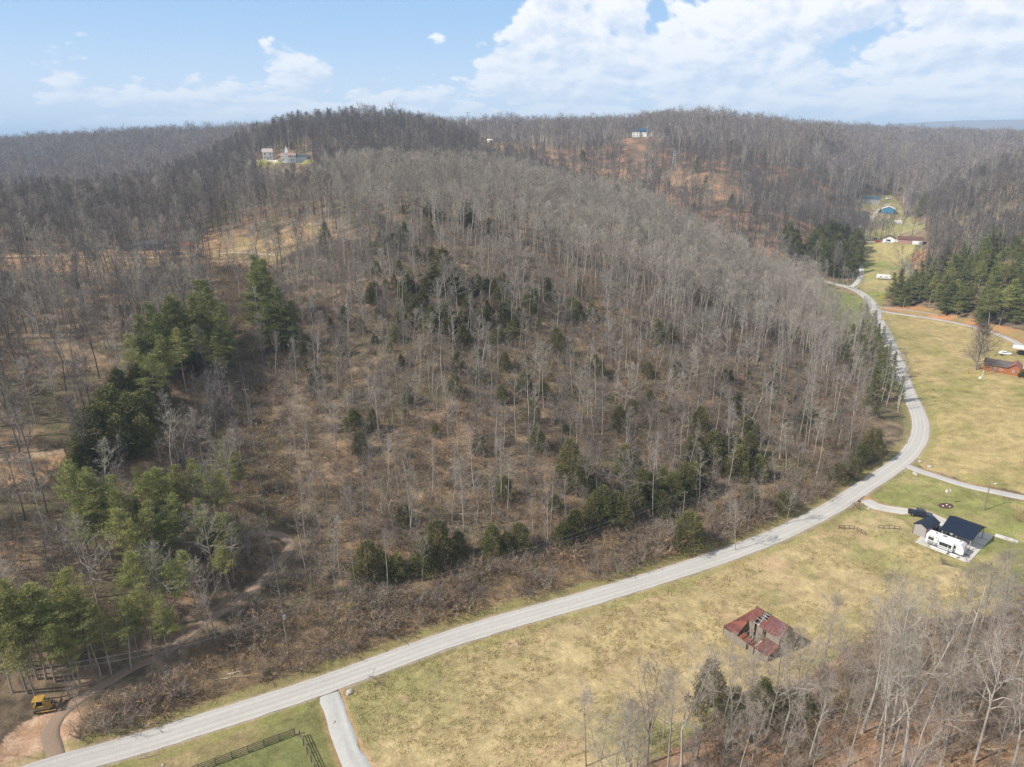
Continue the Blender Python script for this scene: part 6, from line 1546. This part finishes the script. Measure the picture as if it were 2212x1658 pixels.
t = house("orange", "orange_house", "low orange-walled house with a dark brown shingle roof on the right edge of the field", "house", 8.4, 5.4, 2.7, 4.3, M_OR, M_BRN, [(-1.9, 1.5, .7, .9), (1.4, 1.4, .8, .6)], [(-.6, .9)], dx=-.7, dy=.9)
c_ = math.cos(R(-38)); s_ = math.sin(R(-38)); ox, oy, oz, _ = SITE["orange"]
t = thing("orange_annex", "tall orange annex with a maroon tin roof and a gable facing the field", "house", ox - .7 + 5.6 * c_ + .4 * s_, oy + .9 + 5.6 * s_ - .4 * c_, oz, R(-38) + R(90))
g = Geo(); gable_wall(g, 5.6, 3.4, 3.2, 4.4, t=.2, z0=-1); add(t, "wall", g, M_OR); g = Geo(); gable_roof(g, 5.6, 3.4, 3.2, 4.4, .45, .14); add(t, "roof", g, M_MAR); window(t, -2.8, .3, 1.7, .7, .8, "x-")
t = thing("orange_outbuilding", "orange outbuilding with a dark green roof at the very right edge", "house", ox + 10.8 * c_, oy + 10.8 * s_, oz + .6, R(-38))
g = Geo(); gable_wall(g, 4.6, 4.0, 2.3, 3.2, t=.2, z0=-1.4); add(t, "wall", g, M_OR); g = Geo(); gable_roof(g, 4.6, 4.0, 2.3, 3.2, .3, .14); add(t, "roof", g, mat("dark_green_roof", (.035, .05, .045)))
x, y, z, rt = SITE["canopy"]; t = thing("metal_canopy", "white flat-roofed metal canopy over a parking space at the end of the far driveway", "carport", x, y, z, rt)
g = Geo(); bx(g, (0, 0, 2.7), (6.2, 5.0, .16), rx=.03); add(t, "roof", g, M_WHITE)
for sx in (-2.9, 2.9):
    for sy in (-2.3, 2.3): g = Geo(); bx(g, (sx, sy, 1.3), (.1, .1, 2.7)); add(t, "post", g, M_STEEL)
car("parked_car", "dark car parked under the white metal canopy", x, y, z + .02, rt + 1.5, M_CARK)
a = hit0(2170, 770); car("parked_car", "white car parked behind the orange house", a[0], a[1], gz(*a) + .03, R(-20), M_CARW)
a = hit0(2090, 812); g = Geo(); bx(g, (0, 0, 1.2), (.16, .16, 2.9)); tag(link("wooden_post", g.mesh("wooden_post", [M_WOODO]), None, (*a, gz(*a))), "bare wooden post left of the big tree by the orange house", "post")
a = hit0(2121, 817); t = thing("yard_lamp", "white lamp post standing in front of the orange house", "lamp post", *a, gz(*a)); g = Geo(); rod(g, (0, 0, -.2), (0, 0, 2.4), .06); add(t, "post", g, M_WHITE); g = Geo(); tube(g, [(0, 0, 2.4), (0, 0, 2.55), (0, 0, 2.8)], [.09, .17, .05], 8); add(t, "lantern", g, M_WHITE)
a = hit0(2117, 818); g = Geo(); tube(g, [(0, 0, 0), (0, 0, .5), (0, 0, .7)], [.5, .45, .1], 9); tag(link("well_cover", g.mesh("well_cover", [M_WHITE]), None, (*a, gz(*a))), "low white cap beside the lamp post by the orange house", "well cover")
for (u0, v0, u1, v1, lb) in ((2095,811,2107,812,"orange garden log left of the big tree"),(2128,813,2147,809,"orange garden log bordering the bed right of the big tree")):
    a, b = hit0(u0, v0), hit0(u1, v1); g = Geo(); rod(g, (0, 0, .15), (b[0] - a[0], b[1] - a[1], gz(*b) - gz(*a) + .15), .16, 7); tag(link("garden_log", g.mesh("garden_log", [M_WOODO]), None, (*a, gz(*a))), lb, "log")
a = hit0(2208, 812); g = cedar(99, 2.2, 1.2, 900)[1]; tag(link("bush", g.mesh("bush", [CED_GRN]), None, (*a, gz(*a))), "small dark evergreen bush right of the orange annex", "bush")
a = hit0(1870 + 365 - 0, 0) if False else hit0(2240, 880)
M_BLU = mat("blue_siding", (.06, .20, .33), rough=.6, stretch=(8, 1, .2)); M_GRYS = mat("grey_stone_wall", (.30, .28, .26)); M_TEAL = mat("slate_roof", (.06, .085, .10), rough=.6)
house("navy", "valley_house", "large grey house with a dark blue-grey roof, uppermost in the valley", "house", 16, 8, 4.6, 7.0, M_GRYS, M_TEAL, [(-5, 3.2, 1.6, 1.3), (-1.5, 3.2, 1.6, 1.3), (2.5, 3.2, 1.8, 1.4), (5.6, 3.2, 1.2, 1.2), (-4, 1.0, 1.5, 1.2), (4, 1.0, 1.5, 1.2)], [(.8, 1.1)], chim=(3, 1, M_GRYS))
house("blue", "blue_shed", "blue gabled shed with a white roof below the uppermost valley house", "shed", 9, 10.5, 4.4, 6.4, M_BLU, M_WHITE, rot=R(90), over=.5)
M_PNK = mat("pink_brick", (.44, .25, .20), c2=(.36, .19, .15), scale=2, rough=.9); M_RRF = mat("red_brown_roof", (.135, .07, .055), rough=.8)
t = house("garage", "white_garage", "small white gabled garage with a reddish roof in the valley", "garage", 7, 8.2, 3.0, 5.0, M_WHITE, M_RRF, rot=R(90), over=.4)
g = Geo(); bx(g, (-3.53, .6, 1.25), (.06, 3.0, 2.4)); add(t, "garage_door", g, M_BLACK)
t = house("ranch", "brick_ranch_house", "long low brick house with a brown roof beside the white garage", "house", 15.5, 7.5, 3.2, 4.9, M_PNK, M_RRF, [(-5, 1.9, 1.4, 1.0), (-1.2, 1.9, 1.2, 1.0), (3.3, 2.0, 1.8, 1.1), (6.0, 2.0, 1.4, 1.1)], [(.9, 1.0)])
g = Geo(); bx(g, (4.6, -3.82, 1.4), (6.0, .12, 2.6)); add(t, "white_front", g, M_WHITE)
def along(U, V, label, m, rot, kind="sedan", name="parked_car", cat="car", up=.03):
    a = hit0(U, V); return car(name, label, a[0], a[1], gz(*a) + up, rot, m, kind=kind, cat=cat)
along(1891, 518, "dark car with a white top parked left of the white garage", M_CARK, R(30)); along(1896, 528, "red and dark car parked on the lane in front of the white garage, left", M_CARR, R(-30))
along(1916, 528, "white car parked in front of the white garage", M_CARW, R(-30)); along(1937, 528, "pale car parked between the garage and the brick house", M_CARW, R(-60)); along(1918, 431, "white van by the uppermost valley house", M_CARW, R(-10), "van")
def camper(U, V, label, rot, L=6.5, dz=0):
    a = hit0(U, V); t = thing("camper", label, "camper", a[0], a[1], gz(*a), facing(*a) + rot)
    g = Geo(); loft(g, [[(xx, -1.2, z0), (xx, -1.2, z1 - .2), (xx, -1.0, z1), (xx, 1.0, z1), (xx, 1.2, z1 - .2), (xx, 1.2, z0)] for xx, z0, z1 in ((-L / 2, .9, 2.5), (-L / 2 + .4, .6, 2.9), (L / 2 - .6, .6, 2.9), (L / 2, .9, 2.0))]); add(t, "body", g, M_RVW)
    g = Geo(); bx(g, (0, -1.21, 1.1), (L * .8, .03, .25)); add(t, "stripe", g, M_TRIM); window(t, -1.5, -1.2, 1.95, 1.0, .6, "y-"); window(t, 1.5, -1.2, 1.95, 1.0, .6, "y-")
    for s in (-1, 1): wheel(t, 0, s * 1.05, .35, .22)
camper(1908, 604, "white camper with a brown stripe parked at the left end of the pine wood", 0, 8.0); camper(1937, 485, "silver camper parked on the upper lane of the valley", .1, 8)
# hill-top buildings
M_CHR = mat("church_siding", (.80, .78, .72), rough=.6, var=.03)
x, y, z, rt = SITE["church"]; t = thing("white_church", "white church with a pointed steeple on the hilltop, upper left", "church", x, y, z, rt)
g = Geo(); gable_wall(g, 11, 9, 5.0, 7.4, t=.25, z0=-1); add(t, "wall", g, M_CHR); g = Geo(); gable_roof(g, 11, 9, 5.0, 7.4, .4, .16); add(t, "roof", g, mat("rose_shingle", (.33, .22, .19)))
g = Geo(); bx(g, (-1.2, -4.9, 3.6), (2.4, 2.4, 8.4)); tw_ = add(t, "tower", g, M_CHR); g = Geo(); g.add([(-2.6, -6.3, 7.8), (.2, -6.3, 7.8), (.2, -3.5, 7.8), (-2.6, -3.5, 7.8), (-1.2, -4.9, 13.2)], [(0, 1, 4), (1, 2, 4), (2, 3, 4), (3, 0, 4)], [(0, 3, 2, 1)]); add(tw_, "spire", g, M_CHR)
for wx in (-4.2, 2.2, 4.2): window(t, wx, -4.5, 2.4, .9, 1.8, "y-")
g = Geo(); bx(g, (10.2, 1.5, 2.0), (9, 7, 5.4)); add(t, "side_hall", g, mat("blue_grey_siding", (.50, .54, .58))); g = Geo(); quadslab(g, [(5.4, -2.4, 4.8), (15, -2.4, 4.8), (15, 1.5, 6.4), (5.4, 1.5, 6.4)], .15); quadslab(g, [(5.4, 1.5, 6.4), (15, 1.5, 6.4), (15, 5.4, 4.8), (5.4, 5.4, 4.8)], .15); add(t, "side_roof", g, bpy.data.materials["slate_roof"])
t = house("white_house", "white_house", "narrow white house above the retaining wall, left of the church", "house", 8, 7, 6.0, 8.6, M_CHR, mat("tan_shingle", (.42, .36, .31)), [(-2.2, 1.6, 1.1, 1.4), (2.2, 1.6, 1.1, 1.4), (-2.2, 4.4, 1.1, 1.4), (2.2, 4.4, 1.1, 1.4)], [(0, 1)])
a, b = hit0(535, 353), hit0(600, 350); g = Geo(); dd = np.array(b) - np.array(a); beam(g, (0, 0, .7), (dd[0], dd[1], gz(*b) - gz(*a) + .7), .4, 2.0); tag(link("retaining_wall", g.mesh("retaining_wall", [mat("pale_block_wall", (.62, .60, .52))]), None, (*a, gz(*a))), "long pale retaining wall on the hilltop left of the church", "wall")
x, y, z, rt = SITE["hill_house"]; t = thing("hill_house", "white two-storey house with a blue-roofed wing on the far ridge, right of centre", "house", x, y, z, rt)
g = Geo(); gable_wall(g, 8, 9, 6.0, 8.0, t=.2, z0=-2); add(t, "wall", g, M_CHR); g = Geo(); gable_roof(g, 8, 9, 6, 8, .4, .2); add(t, "roof", g, M_TEAL)
for wx, wz in ((-2.2, 4.3), (1.8, 4.3), (-2.2, 1.4), (1.8, 1.4)): window(t, wx, -4.5, wz, 1.3, 1.3, "y-")
g = Geo(); bx(g, (8.2, 1, 2.5), (8.0, 7, 7)); add(t, "wing", g, M_CHR); g = Geo(); quadslab(g, [(4.1, -3.2, 6), (12.6, -3.2, 6), (12.6, 1, 9.2), (4.1, 1, 9.2)], .2); quadslab(g, [(4.1, 1, 9.2), (12.6, 1, 9.2), (12.6, 5.2, 6), (4.1, 5.2, 6)], .2); add(t, "wing_roof", g, mat("blue_metal_roof", (.035, .09, .15), rough=.5))
house("hill_shed", "field_shed", "small white open shed on the far orange field, top centre", "shed", 6.5, 4, 2.6, 3.8, M_CHR, M_WHITE, [], [(1.2, 1.8, M_BLACK)])
t = house("dark_house", "dark_roofed_house", "long low house with a dark roof among the bare trees on the left", "house", 17, 7, 2.8, 4.2, mat("grey_green_siding", (.20, .20, .185)), mat("charcoal_shingle", (.055, .052, .055), c2=(.09, .085, .085), scale=1), [(-6, 1.6, 1.2, 1.1), (-3, 1.6, 1.2, 1.1), (1.0, 1.6, 1.6, 1.1), (5.5, 1.6, 1.2, 1.1)], [(-.9, 1.0, M_WHITE)], rot=R(-12))
x, y = hit0(397, 536); t = thing("red_roof_shed", "round-fronted red and cream shed right of the dark roofed house", "shed", x, y, gz(x, y), facing(x, y)); g = Geo(); gable_wall(g, 4.6, 3.6, 1.9, 2.8, t=.15, z0=-1); add(t, "wall", g, mat("cream_siding", (.55, .48, .38))); g = Geo(); gable_roof(g, 4.6, 3.6, 1.9, 2.8, .3, .12); add(t, "roof", g, mat("red_roof", (.40, .07, .05)))
along(431, 557, "blue-grey car parked on the woodland drive, left side of the picture", M_CARG, R(5), "van"); along(385, 551, "dark car parked in the shade in front of the dark roofed house", M_CARK, R(8))
x, y = hit0(256, 541); g = Geo(); rod(g, (0, 0, 0), (0, 0, 1.9), .55, 10); tag(link("water_tank", g.mesh("water_tank", [M_WHITE]), None, (x, y, gz(x, y))), "upright white tank at the left end of the dark roofed house", "tank")
# far white houses seen through the trees on the left
for U, d_, w_, lb in ((227, 760, 8, "tall white gabled house glimpsed through the far trees on the left"), (208, 790, 5, "small white building left of the tall white gabled one in the far trees"), (1405, 835, 4, "tiny white shed on the ridge right of the blue-roofed house")):
    x, y = at_y(U, d_, 50); x, y = at_y(U, d_, gz(x, y)); z = gz(x, y); t = thing("distant_house", lb, "house", x, y, z, facing(x, y) + R(90)); hh = w_ * .9
    g = Geo(); gable_wall(g, w_, w_ * .9, hh, hh * 1.5, t=.2, z0=-2); add(t, "wall", g, M_CHR); g = Geo(); gable_roof(g, w_, w_ * .9, hh, hh * 1.5, .3, .15); add(t, "roof", g, M_TEAL)
# lattice pylons
def pylon(x, y, z, h, label):
    t = thing("lattice_pylon", label, "pylon", x, y, z, facing(x, y) + .2); g = Geo(); lv = np.linspace(0, 1, 9); M_P = bpy.data.materials["grey_steel"]
    def c(f, a, b): w = 3.4 * (1 - f) ** 1.3 + .45; return np.array([a * w, b * w, f * h])
    for a, b in ((-1, -1), (1, -1), (1, 1), (-1, 1)):
        l = Geo(); tube(l, [c(f, a, b) for f in lv], np.full(9, .11), 4); add(t, "leg", l, M_P)
    for i in range(8):
        for (a, b), (a2, b2) in (((-1, -1), (1, -1)), ((1, -1), (1, 1)), ((1, 1), (-1, 1)), ((-1, 1), (-1, -1))): rod(g, c(lv[i], a, b), c(lv[i + 1], a2, b2), .06, 3); rod(g, c(lv[i + 1], a, b), c(lv[i], a2, b2), .06, 3)
    add(t, "lattice", g, M_P)
    for f in (.74, .86, .97): g = Geo(); beam(g, (-4.2 * (1.25 - f * .4), 0, f * h), (4.2 * (1.25 - f * .4), 0, f * h), .25, .3); add(t, "crossarm", g, M_P)
x, y = hit0(1454, 381); pylon(x, y, gz(x, y) - 1, 24 * math.hypot(x, y) / 700, "lattice power pylon on the orange clearing of the back hill")
x, y = at_y(1011, 930, 85); pylon(x, y, gz(x, y), 34, "lattice power pylon on the skyline, top centre")
# ---------------------------------------------------------------- the air
HAZE = 0.00016
m = bpy.data.materials.new("haze"); m.use_nodes = True; nt = m.node_tree
nt.nodes.remove(nt.nodes["Principled BSDF"])
pv = nt.nodes.new("ShaderNodeVolumePrincipled"); pv.inputs["Color"].default_value = (.58, .77, 1, 1); pv.inputs["Density"].default_value = HAZE; pv.inputs["Anisotropy"].default_value = 0.0
nt.links.new(pv.outputs[0], nt.nodes["Material Output"].inputs["Volume"])
x0, x1, y0, y1, z0_, z1_ = -46000, 46000, -46000, 46000, float(g_z.min()) - 1.0, max(float(g_z.max()) + 6.0, CAM_H + 40)
V = [(x, y, z) for z in (z0_, z1_) for x, y in ((x0, y0), (x1, y0), (x1, y1), (x0, y1))]
me = np_mesh("haze", V, np.array([(0, 3, 2, 1), (4, 5, 6, 7), (0, 1, 5, 4), (1, 2, 6, 5), (2, 3, 7, 6), (3, 0, 4, 7)]), m)
tag(link("haze", me), "thin blue air over the far hills", "haze", None, "stuff")
